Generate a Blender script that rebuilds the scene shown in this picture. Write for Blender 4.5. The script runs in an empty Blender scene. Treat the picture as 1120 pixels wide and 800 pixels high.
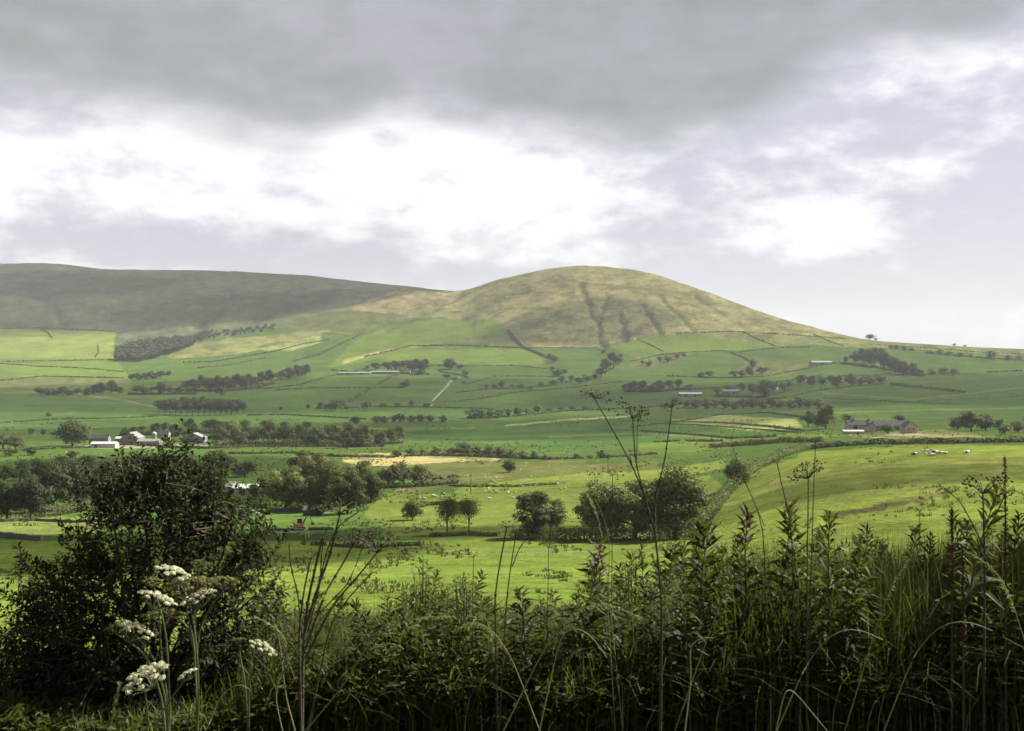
import bpy, math, random
import numpy as np
from mathutils import Vector, Matrix

rng = np.random.default_rng(11)
random.seed(11)
S = bpy.context.scene
COL = S.collection
R = math.radians
# survey plan: the valley was measured from the view point, in photo columns/rows at 1200 px focal length
F, CX, CY = 1200.0, 560.0, 400.0

# ------------------------------------------------------------------ materials
MATS = {}

def nodes(mat):
    mat.use_nodes = True
    nt = mat.node_tree
    nt.nodes.clear()
    return nt, nt.nodes, nt.links

def mnode(nt, op, a, b=None, c=None):
    n = nt.nodes.new('ShaderNodeMath'); n.operation = op
    for i, v in enumerate((a, b, c)):
        if v is None: continue
        if isinstance(v, (int, float)): n.inputs[i].default_value = v
        else: nt.links.new(v, n.inputs[i])
    return n.outputs[0]

def mix_rgb(nt, fac, a, b, mode='MIX'):
    n = nt.nodes.new('ShaderNodeMix'); n.data_type = 'RGBA'; n.blend_type = mode
    n.clamp_factor = True
    for sock, v in ((n.inputs[0], fac), (n.inputs[6], a), (n.inputs[7], b)):
        if isinstance(v, (int, float)): sock.default_value = v
        elif isinstance(v, (tuple, list)): sock.default_value = (*v[:3], 1)
        else: nt.links.new(v, sock)
    return n.outputs[2]

def noise(nt, scale, detail=4, rough=.55, coord=None, w=None):
    n = nt.nodes.new('ShaderNodeTexNoise')
    n.inputs['Scale'].default_value = scale
    n.inputs['Detail'].default_value = detail
    n.inputs['Roughness'].default_value = rough
    if coord is not None: nt.links.new(coord, n.inputs['Vector'])
    return n.outputs[0]

def leaf_mat(name, col, col2, transl=.3, rough=.6, spec=.25, nscale=1.5, tcol=None):
    m = bpy.data.materials.new(name); nt, N, L = nodes(m)
    out = N.new('ShaderNodeOutputMaterial')
    tc = N.new('ShaderNodeTexCoord')
    at = N.new('ShaderNodeAttribute'); at.attribute_name = 'var'
    oi = N.new('ShaderNodeObjectInfo')
    nz = noise(nt, nscale, 3, .6, tc.outputs['Object'])
    f = mnode(nt, 'ADD', mnode(nt, 'MULTIPLY', at.outputs['Fac'], .55), mnode(nt, 'MULTIPLY', nz, .45))
    f = mnode(nt, 'ADD', f, mnode(nt, 'MULTIPLY', mnode(nt, 'SUBTRACT', oi.outputs['Random'], .5), .5))
    c = mix_rgb(nt, f, col, col2)
    p = N.new('ShaderNodeBsdfPrincipled'); L.new(c, p.inputs['Base Color'])
    p.inputs['Roughness'].default_value = rough
    p.inputs['Specular IOR Level'].default_value = spec
    if transl > 0:
        t = N.new('ShaderNodeBsdfTranslucent')
        tcn = mix_rgb(nt, 1.0, c, tcol or (1.5, 1.7, .7), 'MULTIPLY')
        L.new(tcn, t.inputs['Color'])
        mx = N.new('ShaderNodeMixShader'); mx.inputs[0].default_value = transl
        L.new(p.outputs[0], mx.inputs[1]); L.new(t.outputs[0], mx.inputs[2])
        L.new(mx.outputs[0], out.inputs[0])
    else:
        L.new(p.outputs[0], out.inputs[0])
    MATS[name] = m
    return m

def plain_mat(name, col, col2=None, scale=2.0, rough=.8, spec=.3, bump=0.0, stretch=None):
    m = bpy.data.materials.new(name); nt, N, L = nodes(m)
    out = N.new('ShaderNodeOutputMaterial')
    tc = N.new('ShaderNodeTexCoord')
    co = tc.outputs['Object']
    if stretch:
        mp = N.new('ShaderNodeMapping'); mp.inputs['Scale'].default_value = stretch
        L.new(co, mp.inputs[0]); co = mp.outputs[0]
    nz = noise(nt, scale, 5, .6, co)
    rp = N.new('ShaderNodeValToRGB')
    rp.color_ramp.elements[0].position = .3; rp.color_ramp.elements[1].position = .7
    rp.color_ramp.elements[0].color = (*col, 1); rp.color_ramp.elements[1].color = (*(col2 or [x * .75 for x in col]), 1)
    L.new(nz, rp.inputs[0])
    p = N.new('ShaderNodeBsdfPrincipled'); L.new(rp.outputs[0], p.inputs['Base Color'])
    p.inputs['Roughness'].default_value = rough; p.inputs['Specular IOR Level'].default_value = spec
    if bump:
        b = N.new('ShaderNodeBump'); b.inputs['Strength'].default_value = bump; b.inputs['Distance'].default_value = .05
        L.new(nz, b.inputs['Height']); L.new(b.outputs[0], p.inputs['Normal'])
    L.new(p.outputs[0], out.inputs[0])
    MATS[name] = m
    return m

def stone_mat(name, c1, c2, mortar, sc=1.2):
    m = bpy.data.materials.new(name); nt, N, L = nodes(m)
    out = N.new('ShaderNodeOutputMaterial'); tc = N.new('ShaderNodeTexCoord')
    mp = N.new('ShaderNodeMapping'); mp.inputs['Rotation'].default_value = (R(90), 0, 0); L.new(tc.outputs['Object'], mp.inputs[0])
    br = N.new('ShaderNodeTexBrick'); L.new(mp.outputs[0], br.inputs['Vector'])
    br.inputs['Color1'].default_value = (*c1, 1); br.inputs['Color2'].default_value = (*c2, 1); br.inputs['Mortar'].default_value = (*mortar, 1)
    br.inputs['Scale'].default_value = sc
    nz = noise(nt, .8, 5, .6, tc.outputs['Object'])
    c = mix_rgb(nt, 1.0, br.outputs[0], mix_rgb(nt, nz, (.6, .6, .6), (1.3, 1.3, 1.3)), 'MULTIPLY')
    p = N.new('ShaderNodeBsdfPrincipled'); L.new(c, p.inputs['Base Color']); p.inputs['Roughness'].default_value = .9
    L.new(p.outputs[0], out.inputs[0]); MATS[name] = m
    return m

TREE = leaf_mat('tree_leaves', (.030, .041, .014), (.092, .104, .036), .22, .7, .1, 3.0)
TREE_NEAR = leaf_mat('meadow_tree_leaves', (.034, .044, .015), (.155, .160, .064), .2, .7, .1, 5.0)
TREE_LIGHT = leaf_mat('pale_tree_leaves', (.060, .078, .026), (.16, .175, .065), .25, .65, .15, 3.0)
TREE_DARK = leaf_mat('dark_conifer', (.022, .034, .015), (.055, .068, .027), .1, .7, .15, 3.0)
HEDGE = leaf_mat('hedge_leaves', (.032, .044, .014), (.092, .098, .034), .2, .7, .15, .4)
BARK = plain_mat('bark', (.09, .075, .055), (.05, .042, .032), 6, .9, .2, .5)
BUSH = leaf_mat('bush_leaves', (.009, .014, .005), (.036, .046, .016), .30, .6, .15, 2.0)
HERB = leaf_mat('herb_leaves', (.015, .021, .006), (.066, .072, .019), .38, .6, .14, 3.0)
GRASS = leaf_mat('grass_blades', (.016, .022, .006), (.082, .088, .026), .38, .55, .2, 2.5)
STRAW = leaf_mat('dry_grass', (.12, .125, .055), (.24, .235, .12), .3, .6, .3, 3.0)
DEAD = plain_mat('dead_stalk', (.060, .050, .030), (.030, .027, .018), 12, .85, .2, .4)
STEM = plain_mat('green_stem', (.065, .08, .03), (.04, .052, .02), 9, .6, .3)
FLORET = leaf_mat('white_florets', (.32, .33, .20), (.62, .62, .46), .25, .8, .1, 20.0, (1, 1, 1))
OLDUMBEL = leaf_mat('spent_florets', (.085, .090, .032), (.17, .16, .075), .2, .8, .1, 20.0)
PINK = leaf_mat('pink_petals', (.13, .06, .09), (.22, .12, .16), .3, .6, .2, 10.0, (1.2, .9, 1.2))
RUSH = leaf_mat('rush_blades', (.05, .065, .018), (.13, .125, .045), .15, .7, .2, 1.0)
SLATE = plain_mat('slate_roof', (.060, .062, .070), (.040, .042, .048), 1.2, .9, .1)
STONE = stone_mat('gritstone', (.42, .335, .24), (.33, .26, .19), (.25, .21, .16))
GREYSTONE = stone_mat('grey_stone', (.22, .21, .19), (.16, .155, .14), (.13, .125, .115))
WHITEWALL = plain_mat('white_render', (.42, .42, .39), (.33, .33, .30), .7, .85)
WHITEROOF = plain_mat('pale_sheet_roof', (.46, .47, .47), (.34, .35, .35), .35, .8, .15)
GREYSHEET = plain_mat('grey_sheeting', (.20, .21, .21), (.14, .145, .15), .4, .85, .15)
DARKGLASS = plain_mat('dark_opening', (.025, .027, .03), (.018, .02, .022), 1, .25, .5)
WALLSTONE = plain_mat('drystone', (.13, .125, .105), (.065, .065, .055), 1.6, .95, .2, .6)
WOOL = plain_mat('wool', (.50, .48, .41), (.38, .36, .30), 8, .95, .1)
HIDE = None
ORANGE = plain_mat('orange_paint', (.34, .145, .04), (.24, .10, .035), 3, .45, .5)
BLACK = plain_mat('black_rubber', (.02, .02, .02), (.035, .034, .032), 4, .7, .3)
STEEL = plain_mat('worn_steel', (.10, .09, .08), (.06, .055, .05), 4, .5, .5)
BLUE = plain_mat('pale_blue_paint', (.42, .55, .68), (.36, .48, .60), 2, .3, .5)
WOOD = plain_mat('weathered_wood', (.10, .08, .06), (.06, .05, .04), 5, .9, .2, .3, (8, 8, 1))
WHITEPAINT = plain_mat('white_paint', (.50, .50, .46), (.38, .38, .34), 3, .6, .3)

# cow hide: black and white patches
def cow_mat():
    m = bpy.data.materials.new('cow_hide'); nt, N, L = nodes(m)
    out = N.new('ShaderNodeOutputMaterial'); tc = N.new('ShaderNodeTexCoord'); oi = N.new('ShaderNodeObjectInfo')
    ad = N.new('ShaderNodeVectorMath'); ad.operation = 'ADD'
    L.new(tc.outputs['Object'], ad.inputs[0]); 
    cb = N.new('ShaderNodeCombineXYZ'); L.new(mnode(nt, 'MULTIPLY', oi.outputs['Random'], 40.0), cb.inputs[0]); L.new(cb.outputs[0], ad.inputs[1])
    nz = noise(nt, 1.1, 1, .4, ad.outputs[0])
    st = mnode(nt, 'GREATER_THAN', nz, .5)
    p = N.new('ShaderNodeBsdfPrincipled'); L.new(mix_rgb(nt, st, (.02, .02, .02), (.55, .53, .49)), p.inputs['Base Color'])
    p.inputs['Roughness'].default_value = .8
    L.new(p.outputs[0], out.inputs[0]); return m
HIDE = cow_mat()

# ------------------------------------------------------------------ mesh helpers
def mesh(name, V, faces, mat=None, var=None, smooth=False, mats=None, midx=None):
    """faces: list of (n,k) int arrays (k = 3 or 4)"""
    V = np.asarray(V, dtype=np.float32)
    me = bpy.data.meshes.new(name)
    faces = [np.asarray(f, dtype=np.int32) for f in faces if len(f)]
    loops = np.concatenate([f.ravel() for f in faces])
    tot = np.concatenate([np.full(len(f), f.shape[1], dtype=np.int32) for f in faces])
    start = np.concatenate([[0], np.cumsum(tot)[:-1]]).astype(np.int32)
    me.vertices.add(len(V)); me.vertices.foreach_set('co', V.ravel())
    me.loops.add(len(loops)); me.loops.foreach_set('vertex_index', loops)
    me.polygons.add(len(tot)); me.polygons.foreach_set('loop_start', start); me.polygons.foreach_set('loop_total', tot)
    me.polygons.foreach_set('use_smooth', np.full(len(tot), bool(smooth)))
    for m in (mats or ([mat] if mat else [])): me.materials.append(m)
    if midx is not None: me.polygons.foreach_set('material_index', np.asarray(midx, dtype=np.int32))
    if var is not None:
        a = me.attributes.new('var', 'FLOAT', 'FACE'); a.data.foreach_set('value', np.asarray(var, dtype=np.float32))
    me.update(calc_edges=True)
    return me

class MB:
    """collects shapes for one mesh"""
    def __init__(s): s.V = []; s.F = {3: [], 4: []}; s.n = 0
    def add(s, V, *fs):
        V = np.asarray(V, float).reshape(-1, 3)
        for f in fs:
            f = np.asarray(f, int)
            if len(f): s.F[f.shape[1]].append(f + s.n)
        s.V.append(V); s.n += len(V)
    def tube(s, P, rad, k=5):
        P = np.asarray(P, float); n = len(P); rad = np.broadcast_to(np.asarray(rad, float), (n,))
        T = np.gradient(P, axis=0); T /= np.linalg.norm(T, axis=1)[:, None] + 1e-9
        ref = np.where(np.abs(T[:, 2:3]) > .9, np.array([[1., 0, 0]]), np.array([[0, 0, 1.]]))
        A = np.cross(T, ref); A /= np.linalg.norm(A, axis=1)[:, None] + 1e-9
        B = np.cross(T, A)
        th = np.arange(k) * 2 * math.pi / k
        V = P[:, None, :] + rad[:, None, None] * (np.cos(th)[None, :, None] * A[:, None, :] + np.sin(th)[None, :, None] * B[:, None, :])
        i = np.arange(n - 1)[:, None] * k; j = np.arange(k)[None, :]; j2 = (j + 1) % k
        q = np.stack([i + j, i + j2, i + k + j2, i + k + j], -1).reshape(-1, 4)
        s.add(V.reshape(-1, 3), q)
    def box(s, c, d, rot=0.0, taper=1.0):
        x, y, z = np.array(d) / 2.0
        V = np.array([[-x, -y, -z], [x, -y, -z], [x, y, -z], [-x, y, -z], [-x * taper, -y * taper, z], [x * taper, -y * taper, z], [x * taper, y * taper, z], [-x * taper, y * taper, z]])
        ca, sa = math.cos(rot), math.sin(rot)
        V = V @ np.array([[ca, sa, 0], [-sa, ca, 0], [0, 0, 1]]) + np.array(c)
        s.add(V, [[0, 3, 2, 1], [4, 5, 6, 7], [0, 1, 5, 4], [1, 2, 6, 5], [2, 3, 7, 6], [3, 0, 4, 7]])
    def prism(s, prof, a, b, axis='x'):
        """closed outline (list of 2D points) swept from a to b"""
        n = len(prof); prof = np.asarray(prof, float)
        def pt(v):
            if axis == 'x': return np.column_stack([np.full(n, v), prof[:, 0], prof[:, 1]])
            return np.column_stack([prof[:, 0], np.full(n, v), prof[:, 1]])
        i = np.arange(n); j = (i + 1) % n
        V = np.vstack([pt(a), pt(b), pt(a).mean(0), pt(b).mean(0)])
        s.add(V, np.stack([i, j, j + n, i + n], 1), np.vstack([np.stack([j, i, np.full(n, 2 * n)], 1), np.stack([i + n, j + n, np.full(n, 2 * n + 1)], 1)]))
    def blob(s, c, r, seg=10, rings=7, jit=0.0):
        r = np.broadcast_to(np.asarray(r, float), (3,))
        u = np.linspace(0, math.pi, rings + 1)[1:-1]; t = np.arange(seg) * 2 * math.pi / seg
        V = [[0, 0, 1.]] + [[math.sin(a) * math.cos(b), math.sin(a) * math.sin(b), math.cos(a)] for a in u for b in t] + [[0, 0, -1.]]
        V = np.array(V)
        if jit: V *= 1 + jit * (rng.random((len(V), 1)) - .5) * 2
        V = V * r + np.array(c)
        q = []; tr = []
        for j in range(seg):
            j2 = (j + 1) % seg
            tr.append([0, 1 + j, 1 + j2]); 
            b = 1 + (rings - 2) * seg
            tr.append([b + j2, b + j, len(V) - 1])
            for i in range(rings - 2):
                a = 1 + i * seg
                q.append([a + j, a + seg + j, a + seg + j2, a + j2])
        s.add(V, q, tr)
    def mesh(s, name, mat, smooth=False, var=False):
        V = np.vstack(s.V); fs = [np.vstack(s.F[k]) for k in (4, 3) if s.F[k]]
        nf = sum(len(f) for f in fs)
        return mesh(name, V, fs, mat, rng.random(nf) if var else None, smooth)

def link(name, me, parent=None, loc=None):
    o = bpy.data.objects.new(name, me); COL.objects.link(o)
    if parent is not None: o.parent = parent
    if loc is not None: o.location = loc
    return o

def tag(o, label=None, cat=None, group=None, kind=None):
    if label: o['label'] = label
    if cat: o['category'] = cat
    if group: o['group'] = group
    if kind: o['kind'] = kind
    return o

def thing(name, label, cat, loc=(0, 0, 0), rz=0.0, group=None):
    o = bpy.data.objects.new(name, None); COL.objects.link(o)
    o.location = loc; o.rotation_euler = (0, 0, rz); o.empty_display_size = .3
    return tag(o, label, cat, group)

def rand_unit(n):
    v = rng.normal(size=(n, 3)); return v / np.linalg.norm(v, axis=1)[:, None]

def quads_at(C, Nrm, size, aspect=1.0, wob=.25):
    """randomly turned, slightly bent quads at C facing Nrm; returns V, F"""
    n = len(C); Nrm = Nrm / (np.linalg.norm(Nrm, axis=1)[:, None] + 1e-9)
    A = np.cross(Nrm, rand_unit(n)); A /= np.linalg.norm(A, axis=1)[:, None] + 1e-9
    B = np.cross(Nrm, A)
    s = np.broadcast_to(np.asarray(size, float), (n,))[:, None] * .5
    A = A * s; B = B * s * aspect
    j = lambda: 1 + wob * (rng.random((n, 1)) - .5) * 2
    V = np.stack([C - A * j() - B * j() * .6, C + A * j() * .7 - B * j(), C + A * j() + B * j() * .6, C - A * j() * .6 + B * j()], 1)
    V += (Nrm * s)[:, None, :] * (rng.random((n, 4, 1)) - .5) * .5
    return V.reshape(-1, 3), np.arange(n * 4).reshape(n, 4)

# ------------------------------------------------------------------ value noise
def vnoise(x, y, seed=0, octv=4, rough=.5):
    out = np.zeros(np.broadcast(x, y).shape); amp = 1.0; tot = 0
    for o in range(octv):
        r = np.random.default_rng(seed * 31 + o).random((256, 256))
        xi = np.floor(x).astype(int); yi = np.floor(y).astype(int); fx = x - xi; fy = y - yi
        fx = fx * fx * (3 - 2 * fx); fy = fy * fy * (3 - 2 * fy)
        g = lambda a, b: r[a % 256, b % 256]
        v = (g(xi, yi) * (1 - fx) + g(xi + 1, yi) * fx) * (1 - fy) + (g(xi, yi + 1) * (1 - fx) + g(xi + 1, yi + 1) * fx) * fy
        out += amp * (v - .5) * 2; tot += amp; amp *= rough; x = x * 2.03 + 17.1; y = y * 2.03 + 5.7
    return out / tot

# ------------------------------------------------------------------ terrain
PXC = np.concatenate([np.linspace(-2800, -140, 60), np.arange(-100, 1222, 2.0), np.linspace(1260, 3900, 60)])
YR = np.concatenate([np.geomspace(1.2, 60, 70)[:-1], np.geomspace(60, 2450, 330)[:-1], np.linspace(2450, 5500, 230)[:-1], np.geomspace(5500, 15000, 16)])
near = [(1.2, 1750), (2.5, 1130), (3.5, 905), (5, 788), (6.5, 748), (8, 727), (12, 706), (20, 692), (40, 676)]
tabs = {
    -300: [(80, 660), (120, 645), (160, 628), (224, 598), (300, 572), (400, 546), (500, 530), (600, 519), (750, 505), (900, 492), (1100, 480), (1300, 466), (1500, 456), (1800, 441), (2100, 428), (2500, 412), (3000, 394), (3400, 378), (4000, 350)],
    0: [(80, 660), (120, 645), (160, 628), (224, 598), (300, 572), (400, 546), (500, 530), (600, 519), (750, 505), (900, 492), (1100, 480), (1300, 466), (1500, 456), (1800, 441), (2100, 428), (2500, 412), (3000, 394), (3400, 378), (4000, 350)],
    300: [(80, 658), (120, 643), (160, 624), (224, 596), (300, 570), (400, 544), (500, 528), (600, 517), (750, 503), (900, 491), (1100, 480), (1300, 466), (1500, 456), (1800, 441), (2100, 427), (2500, 410), (2900, 392), (3300, 374), (4000, 345)],
    560: [(80, 656), (120, 640), (160, 618), (224, 590), (300, 565), (400, 541), (500, 526), (600, 514), (750, 502), (900, 492), (1100, 480), (1300, 466), (1500, 455), (1800, 440), (2100, 427), (2400, 413), (2700, 396), (2950, 380), (3300, 350)],
    700: [(80, 656), (120, 640), (160, 618), (224, 588), (300, 565), (400, 541), (500, 525), (600, 512), (750, 499), (900, 489), (1100, 477), (1300, 465), (1500, 454), (1800, 440), (2100, 426), (2400, 411), (2700, 394), (2950, 378), (3300, 350)],
    785: [(80, 655), (120, 636), (160, 612), (224, 580), (300, 553), (400, 528), (500, 514), (600, 504), (750, 492), (900, 482), (1100, 471), (1300, 461), (1500, 451), (1800, 438), (2100, 424), (2400, 409), (2700, 391), (2950, 376), (3300, 350)],
    850: [(80, 652), (120, 628), (150, 607), (200, 572), (260, 541), (310, 518), (350, 506), (400, 500), (500, 494), (600, 487), (700, 480), (900, 468), (1200, 456), (1500, 446), (1900, 432), (2300, 413), (2600, 398), (2900, 378), (3300, 350)],
    930: [(80, 645), (120, 610), (150, 588), (200, 555), (260, 524), (310, 504), (345, 494), (400, 491.5), (500, 488), (600, 482), (700, 475), (800, 469), (1000, 459), (1300, 447), (1700, 431), (2100, 415), (2400, 401), (2700, 385), (3100, 360)],
    1030: [(80, 640), (120, 597), (150, 575), (200, 544), (260, 515), (310, 498), (345, 489.5), (400, 488), (500, 485.5), (600, 480), (700, 474), (800, 468), (1000, 459), (1300, 447), (1700, 430), (2100, 414), (2400, 400), (2700, 385), (3100, 360)],
    1120: [(80, 640), (120, 597), (150, 575), (200, 542), (260, 513), (310, 496), (345, 488.5), (400, 487), (500, 484.5), (600, 480), (700, 475), (800, 469), (1000, 460), (1300, 448), (1700, 431), (2100, 415), (2400, 401), (2700, 388), (3100, 362)],
    1400: [(80, 640), (120, 600), (150, 578), (200, 545), (260, 518), (310, 500), (345, 492), (400, 490), (500, 486), (600, 481), (700, 475), (800, 469), (1000, 460), (1300, 448), (1700, 431), (2100, 415), (2400, 401), (2700, 390), (3100, 364)],
}
kc = sorted(tabs)
TB = np.stack([np.interp(np.log(YR), np.log([a for a, _ in near + tabs[k]]), [b for _, b in near + tabs[k]]) for k in kc], 1)
def gsm(A, sig, axis):
    r = int(sig * 3) + 1; k = np.exp(-.5 * (np.arange(-r, r + 1) / sig) ** 2); k /= k.sum()
    P = np.pad(A, [(r, r) if a == axis else (0, 0) for a in range(A.ndim)], mode='edge')
    return np.apply_along_axis(lambda v: np.convolve(v, k, 'valid'), axis, P)
PYV = np.stack([np.interp(PXC, kc, TB[i]) for i in range(len(YR))])
fine = (PXC >= -100) & (PXC <= 1221)
PYV[:, fine] = gsm(PYV[:, fine], 14, 1)
PYV = gsm(PYV, 3.0, 0)
sky_k = [(-2800, 300), (-900, 296), (-300, 290), (0, 287), (60, 288), (130, 293), (200, 295.5), (270, 298), (330, 301), (400, 308), (440, 313), (475, 316.5), (500, 318), (515, 315), (540, 307), (580, 297), (610, 292), (640, 290), (665, 290.5), (690, 293), (720, 300), (760, 314), (800, 329.5), (850, 346), (900, 361), (940, 370), (1000, 374.5), (1060, 378), (1120, 381), (1400, 389), (3900, 395)]
SKY = np.interp(PXC, *zip(*sky_k)); SKY[fine] = gsm(SKY[fine], 4, 0)
hb = [(-2800, 3400, 5200, 1.25), (150, 3400, 5200, 1.25), (300, 3300, 5000, 1.3), (400, 3150, 4600, 1.35), (480, 3000, 4200, 1.5), (560, 2950, 3900, 1.6), (650, 2950, 3850, 1.7), (750, 2950, 3700, 1.6), (850, 2900, 3400, 1.5), (930, 2750, 3150, 1.3), (1000, 2600, 3000, 1.15), (1120, 2600, 2950, 1.1), (3900, 2600, 2950, 1.1)]
hx = [h[0] for h in hb]
YB = np.interp(PXC, hx, [h[1] for h in hb]); YC = np.interp(PXC, hx, [h[2] for h in hb]); GE = np.interp(PXC, hx, [h[3] for h in hb])
for A in (YB, YC): A[fine] = gsm(A[fine], 10, 0)
PYB = np.array([np.interp(YB[j], YR, PYV[:, j]) for j in range(len(PXC))])
Yg = YR[:, None]
t = np.clip((Yg - YB) / (YC - YB), 0, 1)
PYH = PYB + (SKY - PYB) * (1 - (1 - t) ** GE)
PY = np.where(Yg > YB, PYH, PYV)
Z = -(PY - CY) / F * Yg
ZC = -(SKY - CY) / F * YC
Z = np.where(Yg > YC, np.maximum(ZC - .10 * (Yg - YC) - .00012 * (Yg - YC) ** 2, -60), Z)
hr = YR > 2400
Z[hr] = gsm(Z[hr], 2.2, 0)
# rolling relief, finer on the fells
lx = PXC[None, :] / 75.0; ly = np.log(YR)[:, None] * 11
ramp = np.clip((Yg - 60) / 80, 0, 1)
Z += ramp * .0011 * Yg * vnoise(lx + 100, ly + 100, 3, 4, .5)
XG = (PXC[None, :] - CX) / F * Yg
hill = np.clip((Yg - 2900) / 400, 0, 1) * np.clip((YC + 200 - Yg) / 300, 0, 1)
Z += hill * 9 * vnoise(XG / 210.0 + 40, Yg / 320.0 + 40, 5, 6, .58) + hill * 12 * vnoise(XG / 330.0 + 90, Yg / 1100.0 + 4, 6, 3, .5) * (PXC < 520)
# gullies
def seg_d(px, py, P):
    d = np.full(px.shape, 1e9)
    for (x0, y0), (x1, y1) in zip(P[:-1], P[1:]):
        dx, dy = x1 - x0, y1 - y0
        u = np.clip(((px - x0) * dx + (py - y0) * dy) / (dx * dx + dy * dy), 0, 1)
        d = np.minimum(d, np.hypot(px - x0 - u * dx, py - y0 - u * dy))
    return d
PYN = CY - Z / Yg * F
PXG = np.broadcast_to(PXC[None, :], Z.shape)
wpx = PXG + 6 * vnoise(PXG / 8, PYN / 8, 8, 4, .6)
gullies = [([(636, 312), (642, 328), (648, 342), (654, 358), (656, 372), (661, 380)], 2.0, 8), ([(663, 326), (658, 340), (654, 352)], 1.8, 9), ([(679, 342), (682, 355), (684, 372)], 1.7, 10),
           ([(702, 334), (712, 348), (724, 364)], 1.6, 9), ([(718, 322), (740, 342), (760, 362)], 1.6, 6), ([(575, 318), (530, 335), (505, 347)], 2.2, 6), ([(608, 345), (580, 352), (560, 360)], 2.0, 5), ([(505, 322), (470, 340), (420, 360)], 2.6, 8), ([(760, 325), (800, 350), (820, 362)], 1.4, 4),
           ([(30, 318), (60, 340), (70, 355)], 5, 10), ([(250, 322), (225, 345), (212, 365)], 6, 16), ([(330, 322), (290, 345), (255, 362)], 5, 10)]
onhill = (Yg > YB - 150) & (Yg < YC - 40)
GUL = np.zeros(Z.shape)
for P, w, dep in gullies:
    d = seg_d(wpx, PYN, P)
    k = np.exp(-.5 * (d / w) ** 2)
    Z -= np.where(onhill, dep * k, 0)
    GUL = np.maximum(GUL, np.where(onhill, k, 0) * min(1, dep / 9))
# stream cut and bank across the knoll
PYN = CY - Z / Yg * F
d = seg_d(PXG, PYN, [(905, 566), (940, 559), (985, 551), (1030, 541)])
Z -= np.where(Yg < 300, 1.1 * np.exp(-.5 * (d / 4.0) ** 2), 0)
PYN = CY - Z / Yg * F

# --- what grows where (surface colours)
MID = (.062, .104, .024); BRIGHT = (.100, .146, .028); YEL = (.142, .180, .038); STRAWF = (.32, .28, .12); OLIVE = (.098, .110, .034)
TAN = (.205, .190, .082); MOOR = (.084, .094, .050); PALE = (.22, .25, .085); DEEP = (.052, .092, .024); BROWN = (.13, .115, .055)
colr = np.empty(Z.shape + (3,)); colr[:] = MID
wx = PXG + np.where(Yg < 480, 16, 1.6) * vnoise(PXG / 14, PYN / 7, 21, 3); wy = PYN + 1.0 * vnoise(PXG / 14 + 50, PYN / 7, 22, 3)
def inpoly(P):
    x, y = wx, wy; P = np.asarray(P, float)
    bb = (x >= P[:, 0].min()) & (x <= P[:, 0].max()) & (y >= P[:, 1].min()) & (y <= P[:, 1].max())
    ii = np.where(bb); xs, ys = x[ii], y[ii]; c = np.zeros(len(xs), bool)
    for (x0, y0), (x1, y1) in zip(P, np.roll(P, -1, 0)):
        if y0 == y1: continue
        c ^= ((y0 > ys) != (y1 > ys)) & (xs < (x1 - x0) * (ys - y0) / (y1 - y0) + x0)
    m = np.zeros(x.shape, bool); m[ii] = c
    return m
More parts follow.
